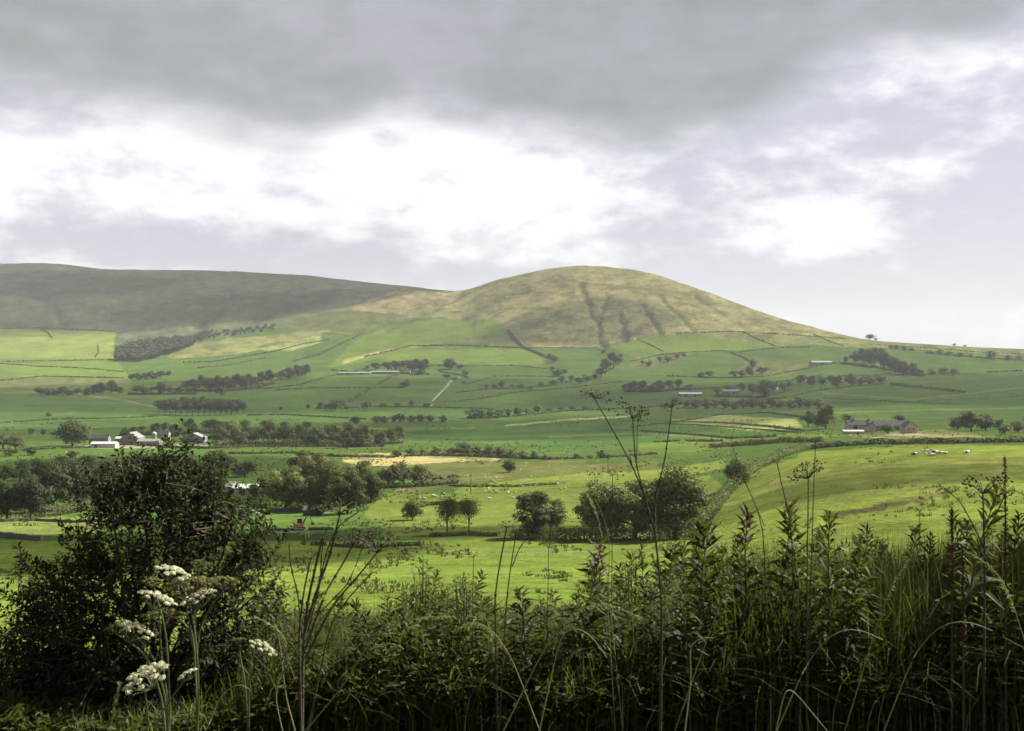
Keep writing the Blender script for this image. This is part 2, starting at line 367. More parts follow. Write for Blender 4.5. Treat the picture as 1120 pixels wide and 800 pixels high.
fields = [
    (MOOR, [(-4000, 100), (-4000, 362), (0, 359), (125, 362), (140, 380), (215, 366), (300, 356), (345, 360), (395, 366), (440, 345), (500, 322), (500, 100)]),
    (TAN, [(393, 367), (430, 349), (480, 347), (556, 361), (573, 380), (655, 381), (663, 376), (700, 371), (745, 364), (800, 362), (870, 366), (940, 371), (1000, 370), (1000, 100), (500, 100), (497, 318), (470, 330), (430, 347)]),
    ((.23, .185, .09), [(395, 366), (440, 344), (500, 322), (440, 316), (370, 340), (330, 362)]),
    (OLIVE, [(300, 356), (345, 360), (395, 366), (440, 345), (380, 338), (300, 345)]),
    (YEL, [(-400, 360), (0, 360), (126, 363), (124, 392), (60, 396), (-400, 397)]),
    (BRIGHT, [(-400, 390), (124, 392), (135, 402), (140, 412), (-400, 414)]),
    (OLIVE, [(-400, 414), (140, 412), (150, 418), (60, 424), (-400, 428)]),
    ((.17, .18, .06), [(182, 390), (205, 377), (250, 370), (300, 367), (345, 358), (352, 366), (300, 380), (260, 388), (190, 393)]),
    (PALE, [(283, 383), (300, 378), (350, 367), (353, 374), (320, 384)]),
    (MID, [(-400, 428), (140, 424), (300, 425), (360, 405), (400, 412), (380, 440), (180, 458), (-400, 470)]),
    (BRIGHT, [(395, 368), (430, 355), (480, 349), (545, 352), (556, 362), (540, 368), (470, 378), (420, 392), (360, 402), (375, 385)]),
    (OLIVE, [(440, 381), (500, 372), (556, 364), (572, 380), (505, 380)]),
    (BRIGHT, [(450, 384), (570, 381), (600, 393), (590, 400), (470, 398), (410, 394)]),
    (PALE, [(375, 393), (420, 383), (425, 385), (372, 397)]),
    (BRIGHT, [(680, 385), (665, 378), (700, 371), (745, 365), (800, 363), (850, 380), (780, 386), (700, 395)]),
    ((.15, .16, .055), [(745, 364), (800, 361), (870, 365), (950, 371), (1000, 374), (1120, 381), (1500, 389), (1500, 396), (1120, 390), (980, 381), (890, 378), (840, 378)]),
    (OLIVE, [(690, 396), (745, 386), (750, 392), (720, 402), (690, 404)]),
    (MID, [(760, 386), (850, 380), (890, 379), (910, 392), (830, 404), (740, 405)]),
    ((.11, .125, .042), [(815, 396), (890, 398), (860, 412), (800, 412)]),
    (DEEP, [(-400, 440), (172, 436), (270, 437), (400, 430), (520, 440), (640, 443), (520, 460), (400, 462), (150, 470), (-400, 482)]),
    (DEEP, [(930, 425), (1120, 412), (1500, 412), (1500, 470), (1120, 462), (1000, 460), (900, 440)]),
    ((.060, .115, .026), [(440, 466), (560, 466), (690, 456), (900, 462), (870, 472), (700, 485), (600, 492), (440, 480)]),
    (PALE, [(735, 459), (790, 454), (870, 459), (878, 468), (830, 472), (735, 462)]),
    (STRAWF, [(375, 497), (440, 496), (500, 499), (548, 502), (545, 504), (500, 505), (440, 510), (400, 510), (375, 505)]),
    (OLIVE, [(425, 510), (520, 505), (590, 505), (640, 504), (640, 509), (560, 516), (480, 526), (430, 524)]),
    (OLIVE, [(480, 527), (560, 516), (640, 508), (720, 505), (720, 513), (640, 518), (560, 524), (500, 533)]),
    (YEL, [(495, 534), (560, 525), (640, 518), (720, 514), (790, 504), (800, 512), (720, 526), (640, 532), (560, 538), (500, 540)]),
    (BRIGHT, [(700, 486), (860, 474), (930, 476), (860, 484), (760, 494), (700, 498)]),
    ((.118, .150, .034), [(430, 540), (500, 541), (640, 533), (780, 520), (800, 560), (700, 590), (430, 590), (400, 560)]),
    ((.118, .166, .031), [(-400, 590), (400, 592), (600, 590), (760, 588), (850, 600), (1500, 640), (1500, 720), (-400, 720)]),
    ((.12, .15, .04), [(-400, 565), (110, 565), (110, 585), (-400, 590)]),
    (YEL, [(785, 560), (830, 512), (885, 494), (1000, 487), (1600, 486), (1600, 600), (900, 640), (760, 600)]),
    ((.125, .15, .038), [(850, 520), (920, 508), (1120, 500), (1500, 500), (1500, 525), (1100, 522), (980, 540), (900, 552), (850, 560)]),  # darker band across the knoll: cloud shade put into the turf colour
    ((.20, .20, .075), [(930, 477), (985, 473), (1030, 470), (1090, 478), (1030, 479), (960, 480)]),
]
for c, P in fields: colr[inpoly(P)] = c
def paint_line(P, w, c):
    d = seg_d(wx, wy, P); k = np.clip(w - d + .5, 0, 1)[..., None]
    colr[:] = colr * (1 - k) + np.array(c) * k
paint_line([(502, 413), (492, 418), (485, 427), (475, 436), (471, 444)], .7, (.33, .36, .27))
paint_line([(553, 466), (600, 461), (645, 458), (690, 455)], .7, (.33, .36, .16))
paint_line([(372, 398), (420, 384), (470, 377)], .8, (.27, .26, .12))
paint_line([(905, 566), (940, 559), (985, 551), (1030, 541)], 3.2, (.07, .07, .03))
paint_line([(440, 538), (470, 531), (500, 529)], 2.5, (.12, .11, .05))
for P_, w_, c_ in (([(0, 430), (60, 428), (130, 437), (172, 446)], .7, (.15, .16, .06)), ([(300, 470), (360, 467), (440, 470), (520, 468)], .6, (.15, .17, .06)), ([(600, 478), (700, 474), (800, 481)], .6, (.16, .18, .06)),
                   ([(900, 452), (1000, 449), (1120, 446)], .5, (.12, .15, .05)), ([(900, 430), (1000, 437), (1120, 424)], .5, (.12, .15, .05)), ([(440, 600), (560, 606), (700, 600), (790, 606)], 1.2, (.15, .15, .06)),
                   ([(820, 535), (900, 515), (1000, 505), (1120, 507)], 1.0, (.17, .17, .06)), ([(860, 556), (950, 530), (1050, 520), (1120, 520)], 1.0, (.12, .13, .04)), ([(930, 476), (960, 477), (1010, 475)], 1.2, (.25, .22, .14)), ([(95, 489), (150, 489), (225, 487)], 1.5, (.20, .19, .13)),
                   ([(640, 300), (700, 318), (780, 345), (870, 362)], .6, (.28, .25, .13)), ([(520, 325), (600, 320), (650, 328), (760, 345)], .6, (.12, .12, .06)), ([(580, 340), (640, 345), (720, 342)], .6, (.27, .24, .12)), ([(560, 356), (620, 362), (650, 360)], .7, (.11, .12, .055)), ([(600, 305), (660, 312), (740, 320)], .6, (.12, .125, .06))):
    paint_line(P_, w_, c_)
# heather in the gullies, bracken patches, patchy moor
g = np.clip(GUL * .72, 0, 1)[..., None] * np.where((PXG > 515)[..., None], 1, .6)
colr = colr * (1 - g) + np.array((.045, .056, .028)) * g
pt = vnoise(PXG / 26, PYN / 9, 33, 5, .6)
moorish = ((colr[..., 0] / colr[..., 1]) > .8)
k = (np.clip((pt - .05) * 3.2, 0, 1) * moorish * (Yg > 2500))[..., None]
colr = colr * (1 - .5 * k) + np.array((.075, .085, .035)) * .5 * k
pt2 = vnoise(PXG / 60, PYN / 16, 35, 4, .5)
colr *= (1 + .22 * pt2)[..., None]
colr[np.broadcast_to(Yg < 9, Z.shape)] = (.020, .022, .012)
# tussock and bracken mottling of the rough grazing
fm = vnoise(PXG / 7, PYN / 3.2, 37, 4, .65); fm2 = vnoise(PXG / 17 + PYN / 9, PYN / 6, 38, 4, .6)
rough = (moorish & (Yg > 2300))
colr *= np.where(rough, 1 + .42 * fm + .30 * fm2, 1 + .10 * fm)[..., None]
kk = (np.clip((fm2 - .18) * 4, 0, 1) * rough)[..., None]
colr = colr * (1 - .45 * kk) + np.array((.07, .085, .036)) * .45 * kk
stripe = np.sin((PXG * .25 + PYN * 2.4)) * inpoly([(735, 459), (790, 454), (870, 459), (878, 468), (830, 472), (735, 462)])
colr *= (1 + .14 * stripe)[..., None]
for P_, fx, fy, am in (([(440, 466), (560, 466), (690, 456), (730, 462), (700, 485), (600, 492), (440, 480)], .05, 1.3, .07), ([(900, 440), (1000, 446), (1120, 446), (1120, 462), (900, 462)], .03, 1.6, .07), ([(785, 560), (830, 512), (885, 494), (1000, 487), (1200, 486), (1200, 560)], .10, .55, .06), ([(-50, 458), (170, 458), (300, 462), (300, 478), (-50, 478)], .04, 1.5, .06)):
    colr *= (1 + am * np.sin(wx * fx + wy * fy) * inpoly(P_))[..., None]

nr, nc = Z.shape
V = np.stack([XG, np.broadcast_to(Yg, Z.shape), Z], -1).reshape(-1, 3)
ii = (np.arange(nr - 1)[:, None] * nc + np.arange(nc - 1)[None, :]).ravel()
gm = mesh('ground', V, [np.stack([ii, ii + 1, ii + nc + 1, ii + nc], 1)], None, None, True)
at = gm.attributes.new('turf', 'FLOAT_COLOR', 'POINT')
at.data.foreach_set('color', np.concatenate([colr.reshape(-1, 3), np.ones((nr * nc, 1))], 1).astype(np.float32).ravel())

def ground_mat():
    m = bpy.data.materials.new('turf_and_moor'); nt, N, L = nodes(m)
    out = N.new('ShaderNodeOutputMaterial'); tc = N.new('ShaderNodeTexCoord'); co = tc.outputs['Object']
    a = N.new('ShaderNodeAttribute'); a.attribute_name = 'turf'
    n1 = noise(nt, .012, 6, .6, co); n2 = noise(nt, .16, 5, .62, co); n3 = noise(nt, 1.1, 4, .6, co)
    f = mnode(nt, 'ADD', mnode(nt, 'MULTIPLY', n1, .8), mnode(nt, 'ADD', mnode(nt, 'MULTIPLY', n2, .9), mnode(nt, 'MULTIPLY', n3, .7)))
    f = mnode(nt, 'SUBTRACT', mnode(nt, 'MULTIPLY', f, 1.45), .74)
    cb = N.new('ShaderNodeCombineXYZ')
    for i in range(3): L.new(f, cb.inputs[i])
    c = mix_rgb(nt, 1.0, a.outputs['Color'], cb.outputs[0], 'MULTIPLY')
    # dry, seeding patches
    dry = mnode(nt, 'MULTIPLY', mnode(nt, 'SUBTRACT', noise(nt, .05, 6, .65, co), .52), 3.0)
    n = N.new('ShaderNodeClamp'); L.new(dry, n.inputs[0]); 
    c = mix_rgb(nt, mnode(nt, 'MULTIPLY', n.outputs[0], .45), c, mix_rgb(nt, 1.0, c, (1.7, 1.25, 1.1), 'MULTIPLY'))
    # heather and bracken on the rough grazing, sharp edged
    sp_ = N.new('ShaderNodeSeparateColor'); L.new(a.outputs['Color'], sp_.inputs[0])
    ratio = mnode(nt, 'DIVIDE', sp_.outputs[0], sp_.outputs[1])
    def step(v, lo, hi):
        q = N.new('ShaderNodeMapRange'); q.interpolation_type = 'SMOOTHSTEP'; L.new(v, q.inputs[0]); q.inputs[1].default_value = lo; q.inputs[2].default_value = hi
        return q.outputs[0]
    mp = N.new('ShaderNodeMapping'); mp.inputs['Scale'].default_value = (1, .35, 2.2); L.new(co, mp.inputs[0])
    rough = step(ratio, .80, .98)
    he = step(noise(nt, .018, 9, .72, mp.outputs[0]), .50, .57)
    c = mix_rgb(nt, mnode(nt, 'MULTIPLY', mnode(nt, 'MULTIPLY', rough, he), .58), c, (.062, .072, .032))
    pa = step(noise(nt, .05, 8, .7, mp.outputs[0]), .55, .64)
    c = mix_rgb(nt, mnode(nt, 'MULTIPLY', mnode(nt, 'MULTIPLY', rough, pa), .5), c, (.30, .25, .12))
    d = N.new('ShaderNodeBsdfDiffuse'); L.new(c, d.inputs[0]); d.inputs['Roughness'].default_value = .6
    b = N.new('ShaderNodeBump'); b.inputs['Strength'].default_value = .9; b.inputs['Distance'].default_value = .5
    L.new(mnode(nt, 'ADD', mnode(nt, 'MULTIPLY', n2, 2.5), n3), b.inputs['Height']); L.new(b.outputs[0], d.inputs['Normal'])
    L.new(d.outputs[0], out.inputs[0]); return m
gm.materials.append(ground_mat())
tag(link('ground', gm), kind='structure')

PYG = PYN
def ground(px, py, ymin=60.0):
    """first point of the terrain seen at survey column px, row py"""
    j = int(np.argmin(np.abs(PXC - px))); col = PYG[:, j]
    i0 = int(np.searchsorted(YR, ymin))
    k = np.where(col[i0:] <= py)[0]
    if len(k) == 0: k = [int(np.argmin(np.where(YR[i0:] < YC[j] + 60, col[i0:], 1e9)))]
    i = max(i0 + int(k[0]), 1)
    a, b = col[i - 1], col[i]
    f = 0 if a == b else min(max((a - py) / (a - b), 0), 1)
    Y = YR[i - 1] + (YR[i] - YR[i - 1]) * f
    X = (px - CX) / F * Y
    return Vector((X, Y, gz(X, Y)))
def gz(X, Y):
    px = X / Y * F + CX
    j = int(np.clip(np.searchsorted(PXC, px) - 1, 0, nc - 2)); i = int(np.clip(np.searchsorted(YR, Y) - 1, 0, nr - 2))
    u = (px - PXC[j]) / (PXC[j + 1] - PXC[j]); v = (Y - YR[i]) / (YR[i + 1] - YR[i])
    return float((Z[i, j] * (1 - u) + Z[i, j + 1] * u) * (1 - v) + (Z[i + 1, j] * (1 - u) + Z[i + 1, j + 1] * u) * v)
def gzv(X, Y): return np.array([gz(a, b) for a, b in zip(X, Y)])

# ------------------------------------------------------------------ trees
def crown_arrays(nl, size, seed, base=.22, w=.9, spread=1.0):
    r = np.random.default_rng(seed)
    n = 19 if nl < 5000 else 44
    c = []
    while len(c) < n:
        p = r.uniform(-1, 1, 3)
        if p @ p < 1: c.append(p)
    c = np.array(c); hc = (1 + base) / 2
    rad = r.uniform(.12, .23, n) if n < 30 else r.uniform(.065, .15, n)
    C = c * np.array([w / 2 - .15, w / 2 - .15, (1 - base) / 2 - .13]) * spread + np.array([0, 0, hc])
    C[:, 0:2] *= (1.15 - .45 * np.clip((C[:, 2:3] - base) / (1 - base), 0, 1) ** 2)
    k = r.integers(0, n, nl)
    u = r.normal(size=(nl, 3)); u /= np.linalg.norm(u, axis=1)[:, None]
    u[:, 2] = np.where(r.random(nl) < .3, np.abs(u[:, 2]), u[:, 2])
    P = C[k] + u * (rad[k] * r.uniform(.55, 1.18, nl))[:, None] * np.array([1.1, 1.1, .85])
    P[:, 2] = np.maximum(P[:, 2], base * .75)
    Nn = u + r.normal(size=(nl, 3)) * .45 + np.array([0, 0, .35])
    V, Fq = quads_at(P, Nn, size * r.uniform(.6, 1.35, nl), .75)
    lobe = r.random(n)
    return V, Fq, np.clip(lobe[k] * .6 + r.random(nl) * .4, 0, 1), C
def trunk_mb(C, seed, base=.22, thick=.028, limbs=6):
    r = np.random.default_rng(seed); mb = MB()
    mb.tube([(0, 0, -.03), (.004, 0, base * .5), (.01, .005, base + .05), (0, 0, .55), (.01, 0, .8)], [thick * 1.35, thick, thick * .9, thick * .5, thick * .15], 7)
    for i in range(limbs):
        c = C[i]; z0 = r.uniform(base * .7, base + .2)
        mb.tube([(0, 0, z0), (c[0] * .5, c[1] * .5, (z0 + c[2]) / 2 - .02), tuple(c)], [thick * .5, thick * .35, thick * .12], 5)
    return mb
LOD = {'hi': (11000, .027), 'mid': (2200, .052), 'lo': (380, .115)}
TEMPL = {}
def templ(lod, style, mat):
    key = (lod, style, mat.name)
    if key not in TEMPL:
        out = []
        for s in range(3 if lod != 'hi' else 2):
            sd = hash((lod, style)) % 997 if False else {'hi': 100, 'mid': 200, 'lo': 300}[lod] + {'round': 0, 'open': 20, 'bush': 40}[style] + s
            base = {'round': .05, 'open': .30, 'bush': .0}[style]
            nl, sz = LOD[lod]
            if style == 'open': nl = int(nl * .45); sz *= .9
            V, Fq, var, C = crown_arrays(nl, sz, sd, base, .95 if style != 'open' else 1.0)
            cm = mesh('crown', V, [Fq], mat, var)
            tm = trunk_mb(C, sd, max(base, .1), .028 if style != 'open' else .02, 6 if lod != 'hi' else 10)
            if False:
                tv = np.vstack(tm.V); tq = np.vstack(tm.F[4])
                both = mesh('tree', np.vstack([V, tv]), [np.vstack([Fq, tq + len(V)])], None, np.concatenate([var, np.full(len(tq), .5)]), False, [mat, BARK], np.concatenate([np.zeros(len(Fq)), np.ones(len(tq))]))
                out.append((both, None))
            else:
                out.append((cm, tm.mesh('trunk', BARK, True)))
        TEMPL[key] = out
    return random.choice(TEMPL[key])
ORD = ['first', 'second', 'third', 'fourth', 'fifth', 'sixth', 'seventh', 'eighth', 'ninth', 'tenth', 'eleventh', 'twelfth', 'thirteenth', 'fourteenth', 'fifteenth', 'sixteenth', 'seventeenth', 'eighteenth', 'nineteenth', 'twentieth', 'twenty-first', 'twenty-second']
TREE_OLIVE = leaf_mat('olive_tree_leaves', (.036, .045, .015), (.104, .112, .040), .22, .7, .1, 3.0)
TREE_DEEP = leaf_mat('deep_green_leaves', (.022, .036, .014), (.066, .086, .034), .2, .7, .1, 3.0)
def tree(px, py, h, w=None, style='round', mat=None, label='', group=None, name='broadleaf_tree', cat='tree'):
    mat = mat or random.choice([TREE, TREE, TREE_OLIVE, TREE_DEEP])
    p = ground(px, py); s = h * p.y / F; w = w or h * .95
    lod = 'hi' if h >= 38 else ('mid' if h >= 13 else 'lo')
    cm, tm = templ(lod, style, mat)
    sx = s * (w / h) / .95 * (1.18 if h < 30 else 1.06)
    sc = (sx, sx * random.uniform(.85, 1.1), s * 1.02); rz = random.uniform(0, 6.28)
    rz = random.choice([0, math.pi]) + random.uniform(-.5, .5)
    loc = (p.x, p.y, p.z - .02 * s)
    if tm is None:
        o = link(name, cm, None, loc); o.scale = sc; o.rotation_euler.z = rz
        return tag(o, label, cat, group)
    o = thing(name, label, cat, loc, rz, group)
    for nm, me in (('trunk', tm), ('crown', cm)):
        c = link(nm, me, o); c.scale = sc
    return o
def cluster(where, items, style='round', mat=None, group=None, noun='tree', name='broadleaf_tree', single=None):
    items = sorted(items, key=lambda i: i[0]); n = len(items)
    hs = [i[2] for i in items]
    for k, it in enumerate(items):
        px, py, h = it[:3]; w = it[3] if len(it) > 3 else None
        if n == 1: lab = f'{single or "lone dark"} {noun} {where}'
        elif h == max(hs) and hs.count(h) == 1: lab = f'tallest {noun} {where}'
        elif h == min(hs) and hs.count(h) == 1: lab = f'smallest {noun} {where}'
        elif k == 0: lab = f'leftmost {noun} {where}'
        elif k == n - 1: lab = f'rightmost {noun} {where}'
        else: lab = f'{ORD[k]} {noun} from the left {where}'
        tree(px, py, h, w, style, mat, lab, group or f'trees {where}', name)

cluster('in the long hedgerow on pale fields under the dark fell', [(44, 432, 9, 11), (52, 433, 10), (60, 433, 9, 11), (68, 433, 11), (76, 433, 9, 12), (85, 432, 8, 11), (95, 433, 12), (103, 432, 13), (112, 432, 14, 14), (122, 430, 15, 13), (130, 432, 10)])
cluster('in the gappy line running on from that hedgerow', [(150, 430, 9, 12), (158, 431, 12), (166, 430, 8), (176, 431, 14, 12), (186, 430, 11), (196, 431, 12, 11), (206, 431, 7), (214, 430, 8)])
cluster('in the thick belt above the oval wood', [(205, 427, 12, 14), (213, 427, 14), (222, 426, 16, 15), (231, 427, 15), (240, 428, 18, 15), (250, 427, 17), (258, 424, 17, 14), (266, 425, 15), (274, 424, 16, 14), (282, 421, 10)])
cluster('in the scattered clump climbing towards the hill spur', [(287, 420, 14), (296, 419, 15), (308, 416, 12), (316, 415, 14), (326, 413, 16, 13), (334, 411, 14)])
cluster('in the small dark copse below the plantation', [(144, 416, 8), (152, 416, 10), (160, 416, 10, 12), (168, 415, 11), (176, 414, 9, 11), (184, 412, 7)], mat=TREE_DARK)
ov = [(174 + i * 6.1, 454.5 - 1.5 * abs(i - 7.5) / 7.5 + (i % 2) * .8, 15 + 3.5 * math.sin(math.pi * (i + .8) / 16.5) + (i % 3) * .5, 13) for i in range(16)]
cluster('in the oval wood on the open pasture', ov, style='open', mat=TREE_DARK)
ov2 = [(180 + i * 6.2, 450.5, 14 + 2.5 * math.sin(math.pi * (i + .5) / 13) + (i % 4) * .3, 13) for i in range(14)]
cluster('in the back row of the oval wood', ov2, mat=TREE_DARK)
cluster('standing above the oval wood top edge', [(241, 434, 11, 10)])
cluster('in the short row beyond the oval wood', [(350, 447, 8), (357, 447, 6), (366, 447, 11, 14), (374, 446, 9)])
cluster('on the bare green pasture before the oval wood', [(307, 449, 4, 5), (337, 447, 5, 5)], noun='small bush', style='bush')
cluster('alone on the pasture far behind the grey farmhouse', [(53, 456, 6, 7)])
cluster('beside the grey farmhouse and white shed', [(79, 488, 30, 42)], single='huge rounded dark')
cluster('at the field edge short of the white shed', [(3, 491, 17, 20), (17, 491, 15, 19), (34, 476, 8), (47, 476, 7), (34, 498, 10, 16), (11, 499, 8, 20), (80, 501, 8, 14)], style='bush')
cluster('just behind the grey farm buildings', [(137, 476, 10), (146, 475, 9), (154, 472, 7, 9), (170, 474, 13), (180, 473, 12), (191, 478, 15), (207, 471, 14), (215, 476, 12), (229, 470, 12, 18), (237, 473, 16)])
cluster('in the tree belt leading away from the farm', [(240, 486, 22, 19), (251, 484, 25), (262, 488, 20), (272, 486, 24, 20), (283, 484, 18), (293, 486, 26, 22), (304, 485, 21), (314, 486, 24, 19), (325, 484, 22), (336, 486, 19), (346, 488, 23), (356, 484, 22, 18), (366, 487, 25), (376, 490, 20), (386, 487, 24), (396, 489, 28, 22), (404, 487, 23), (416, 488, 18, 16), (425, 486, 20), (435, 484, 21, 18)], style='round')
cluster('in the second rank of that tree belt', [(247, 474, 13), (268, 473, 14), (290, 474, 14), (312, 474, 13), (335, 474, 14), (380, 474, 13), (366, 474, 9)], style='open')
cluster('around the barn with the pale roof', [(238, 518, 27, 37), (268, 522, 20, 32)], noun='spreading tree')
cluster('beside the barn with the pale roof', [(312, 559, 56, 56)], mat=TREE_LIGHT, single='broad pale green', style='bush')
cluster('in the dark wood beside the straw-coloured field', [(328, 522, 30, 32), (345, 532, 42, 42), (338, 559, 44, 42), (360, 558, 60, 54), (380, 562, 52, 50), (393, 548, 50, 46), (406, 550, 40, 36)], mat=TREE_NEAR, style='bush')
cluster('trailing from the dark wood along the straw field', [(418, 534, 25, 22), (429, 534, 27, 20), (441, 533, 29, 22), (454, 531, 25, 21), (466, 530, 20, 17), (480, 530, 12, 18), (496, 528, 10, 18)], style='bush', mat=TREE_NEAR)
cluster('at the mouth of the left valley wood', [(8, 568, 50, 46), (34, 569, 55, 42), (58, 560, 60, 48), (86, 557, 58, 52), (114, 553, 54, 50)], mat=TREE_DARK, style='bush')
cluster('massed behind the big black bush', [(140, 551, 52, 48), (168, 553, 48, 46), (198, 552, 52, 48), (228, 551, 48, 42), (285, 554, 34, 30)], style='bush')
cluster('in the upper tier of the left valley wood', [(4, 530, 22, 26), (22, 526, 24, 26), (45, 524, 24, 28), (70, 520, 22, 26), (95, 518, 22, 28), (150, 518, 22, 28), (180, 518, 24, 28), (205, 520, 22, 28)], style='bush')
cluster('rising pale in the left valley wood', [(122, 530, 32, 34)], mat=TREE_LIGHT, single='soft yellowish green')
cluster('on the bank below the sheep', [(451, 569, 22, 23)], single='dense little', style='bush')
cluster('of the slender pair with bare trunks in the meadow', [(489, 585, 44, 34), (513, 582, 40, 32)], style='open')
cluster('in the meadow beside the twin humped grove', mat=TREE_NEAR, items=[(588, 589, 58, 72)], single='broad many-stemmed')
cluster('in the humped grove in the bright meadow', mat=TREE_NEAR, style='bush', items=[(659, 591, 70, 78), (694, 590, 74, 82), (738, 589, 86, 88)])
cluster('alone in the brown sheep pasture', [(557, 517, 15, 15)], single='small round')
cluster('on the knoll edge above the big hedge', [(806, 531, 32, 30)], single='dark upright')
cluster('in the hedge behind the straw field', [(434, 500, 8, 12), (448, 499, 9, 12), (462, 499, 8), (478, 498, 9, 13), (492, 499, 10, 13), (506, 499, 15, 22), (522, 499, 12, 14), (534, 500, 13, 14), (546, 500, 12, 14), (558, 501, 10, 14), (572, 502, 9, 13), (584, 502, 9), (596, 503, 6)], style='bush')
cluster('on the low boundary past the straw field', [(630, 502, 6, 9), (645, 502, 4, 9), (657, 502, 10, 11), (666, 502, 5, 7)], style='bush')
cluster('around the hillside farm under the spur', [(411, 405, 9, 13), (424, 406, 11, 14), (433, 405, 12), (442, 404, 11, 13), (452, 406, 15, 17), (463, 406, 15, 15), (458, 410, 8, 14), (402, 404, 5)])
cluster('on the green slope beside the stone lane', [(442, 424, 10, 13), (492, 404, 13, 15), (503, 404, 6, 8), (509, 411, 8), (489, 414, 5, 9), (497, 417, 5, 8), (507, 420, 3, 5)])
cluster('along the thin wall below the lane', [(366, 449, 11, 17), (401, 447, 8, 12), (419, 446, 5, 8), (435, 446, 6, 8), (450, 445, 8, 8), (466, 446, 6, 7), (379, 448, 6)])
cluster('in the dark hedge across the middle fields', [(516, 458, 12, 17), (526, 458, 11, 13), (536, 458, 10, 13), (546, 457, 10, 13), (556, 456, 9), (566, 455, 10, 12), (576, 453, 6), (588, 451, 9, 11), (600, 451, 5, 8), (614, 450, 5, 8), (626, 449, 6, 9), (640, 448, 4, 8)], style='bush')
cluster('in the hedge above the yellowish pasture', [(390, 464, 9, 13), (412, 463, 8, 13), (421, 463, 8, 12), (430, 462, 8), (438, 462, 10, 14), (450, 462, 8, 11), (460, 462, 9, 14), (470, 461, 7, 11), (484, 462, 8, 10)], style='bush')
cluster('lining the gully stream under the rounded hill', [(602, 394, 8, 8), (607, 396, 10, 10), (604, 407, 7), (609, 412, 11, 13), (617, 411, 8), (625, 418, 8), (634, 420, 8, 11), (643, 417, 9, 12), (651, 415, 9), (658, 413, 12, 13), (664, 406, 15, 15), (671, 403, 19, 18), (677, 398, 13), (660, 388, 6)])
cluster('in the loose hedge descending from the gully', [(532, 425, 5, 7), (541, 425, 6, 8), (549, 424, 8, 10), (560, 424, 4, 7), (570, 425, 5, 9), (580, 426, 4, 9), (592, 423, 5, 9), (606, 421, 6, 10), (615, 418, 7, 9)], style='bush')
cluster('scattered on the light slope under the hill', [(703, 400, 6), (709, 401, 8, 9), (722, 396, 7), (731, 396, 9, 10), (741, 393, 7, 8), (748, 392, 6)])
cluster('in the round-headed copse on the valley side', [(684, 428, 9), (692, 429, 14, 14), (702, 428, 13, 13), (712, 429, 12, 13), (722, 428, 13, 13), (732, 426, 11), (742, 425, 11, 11), (753, 425, 6, 9)])
cluster('in the broken group mid-slope under the shoulder', [(766, 413, 7, 8), (776, 413, 8, 10), (803, 413, 8, 12), (812, 413, 9), (820, 412, 13, 10), (823, 404, 12, 11), (833, 409, 9, 14)])
cluster('sheltering the far slate-roofed farmstead', [(785, 433, 9), (797, 427, 7, 9), (812, 428, 10), (823, 431, 13, 12), (837, 435, 21, 20), (846, 428, 11), (856, 427, 9), (863, 425, 9)])
cluster('in the line of round trees above the far farmstead', [(876, 421, 12, 13), (888, 422, 13, 12), (900, 421, 12, 12), (909, 421, 11), (916, 424, 15, 13), (931, 422, 14, 14), (941, 421, 11), (952, 421, 12, 12), (964, 419, 12, 15)])
cluster('in the wedge-shaped wood high on the far slope', [(925, 397, 8), (935, 398, 14, 13), (945, 398, 19, 15), (955, 400, 23, 16), (963, 402, 22, 15), (971, 405, 20, 14), (979, 408, 18), (988, 410, 16), (998, 411, 14), (1007, 411, 10)], mat=TREE_DARK)
cluster('on the skyline at the foot of the hill', [(951, 371.5, 7, 11), (958, 372, 3, 6), (1044, 378, 3, 5), (1055, 379, 2.4, 5)])
cluster('in the high hedge near the skyline', [(974, 381, 4, 7), (981, 382, 5, 8), (989, 383, 5, 8), (997, 384, 4, 7), (1018, 387, 4, 9), (1028, 388, 6, 9), (1038, 389, 5, 9), (1050, 390, 5, 9), (1062, 391, 4), (1084, 393, 10, 14), (1103, 394, 6, 8), (1115, 394, 6, 9)], style='bush')
cluster('of the little group in the big right-hand field', [(1020, 410, 7, 8), (1031, 410, 9, 10), (1043, 411, 9, 10)])
cluster('beside the stone farm with the white lean-to', [(884, 467, 18, 18), (903, 469, 30, 26), (894, 467, 15, 13), (926, 461, 9, 20), (971, 475, 12, 14), (985, 462, 9, 14)])
cluster('in the dark grove past the stone gable', [(1048, 470, 17, 20), (1062, 472, 23, 28), (1078, 471, 19, 22), (1093, 470, 13), (1099, 476, 12, 15), (1113, 473, 13, 17)])
band = [(752 + i * 10.2, 446.5 - .1 * abs(i - 6) + (i % 3) * .8, 9 + (i * 7 % 5) * .9, 14) for i in range(15)]
cluster('in the low wooded strip below the far farmstead', band, style='bush')

# dense conifer block on the fell foot: one mass
def wood_mass(name, poly, n, h, label):
    P = np.array(poly, float); vs = []; fs = []; k = 0; cnt = 0
    V0, F0, v0, _ = crown_arrays(120, .17, 77, .0, .8)
    while cnt < n:
        px = rng.uniform(P[:, 0].min(), P[:, 0].max()); py = rng.uniform(P[:, 1].min(), P[:, 1].max())
        c = False
        for (x0, y0), (x1, y1) in zip(P, np.roll(P, -1, 0)):
            if (y0 > py) != (y1 > py) and px < (x1 - x0) * (py - y0) / (y1 - y0) + x0: c = not c
        if not c: continue
        g0 = ground(px, py); s = h * rng.uniform(.7, 1.2)
        vs.append(V0 * np.array([s * 1.0, s * 1.0, s]) + np.array(g0)); fs.append(F0 + k); k += len(V0); cnt += 1
    me = mesh(name, np.vstack(vs), [np.vstack(fs)], TREE_DARK, np.tile(v0, n))
    tag(link(name, me), label, 'wood', None, 'stuff')
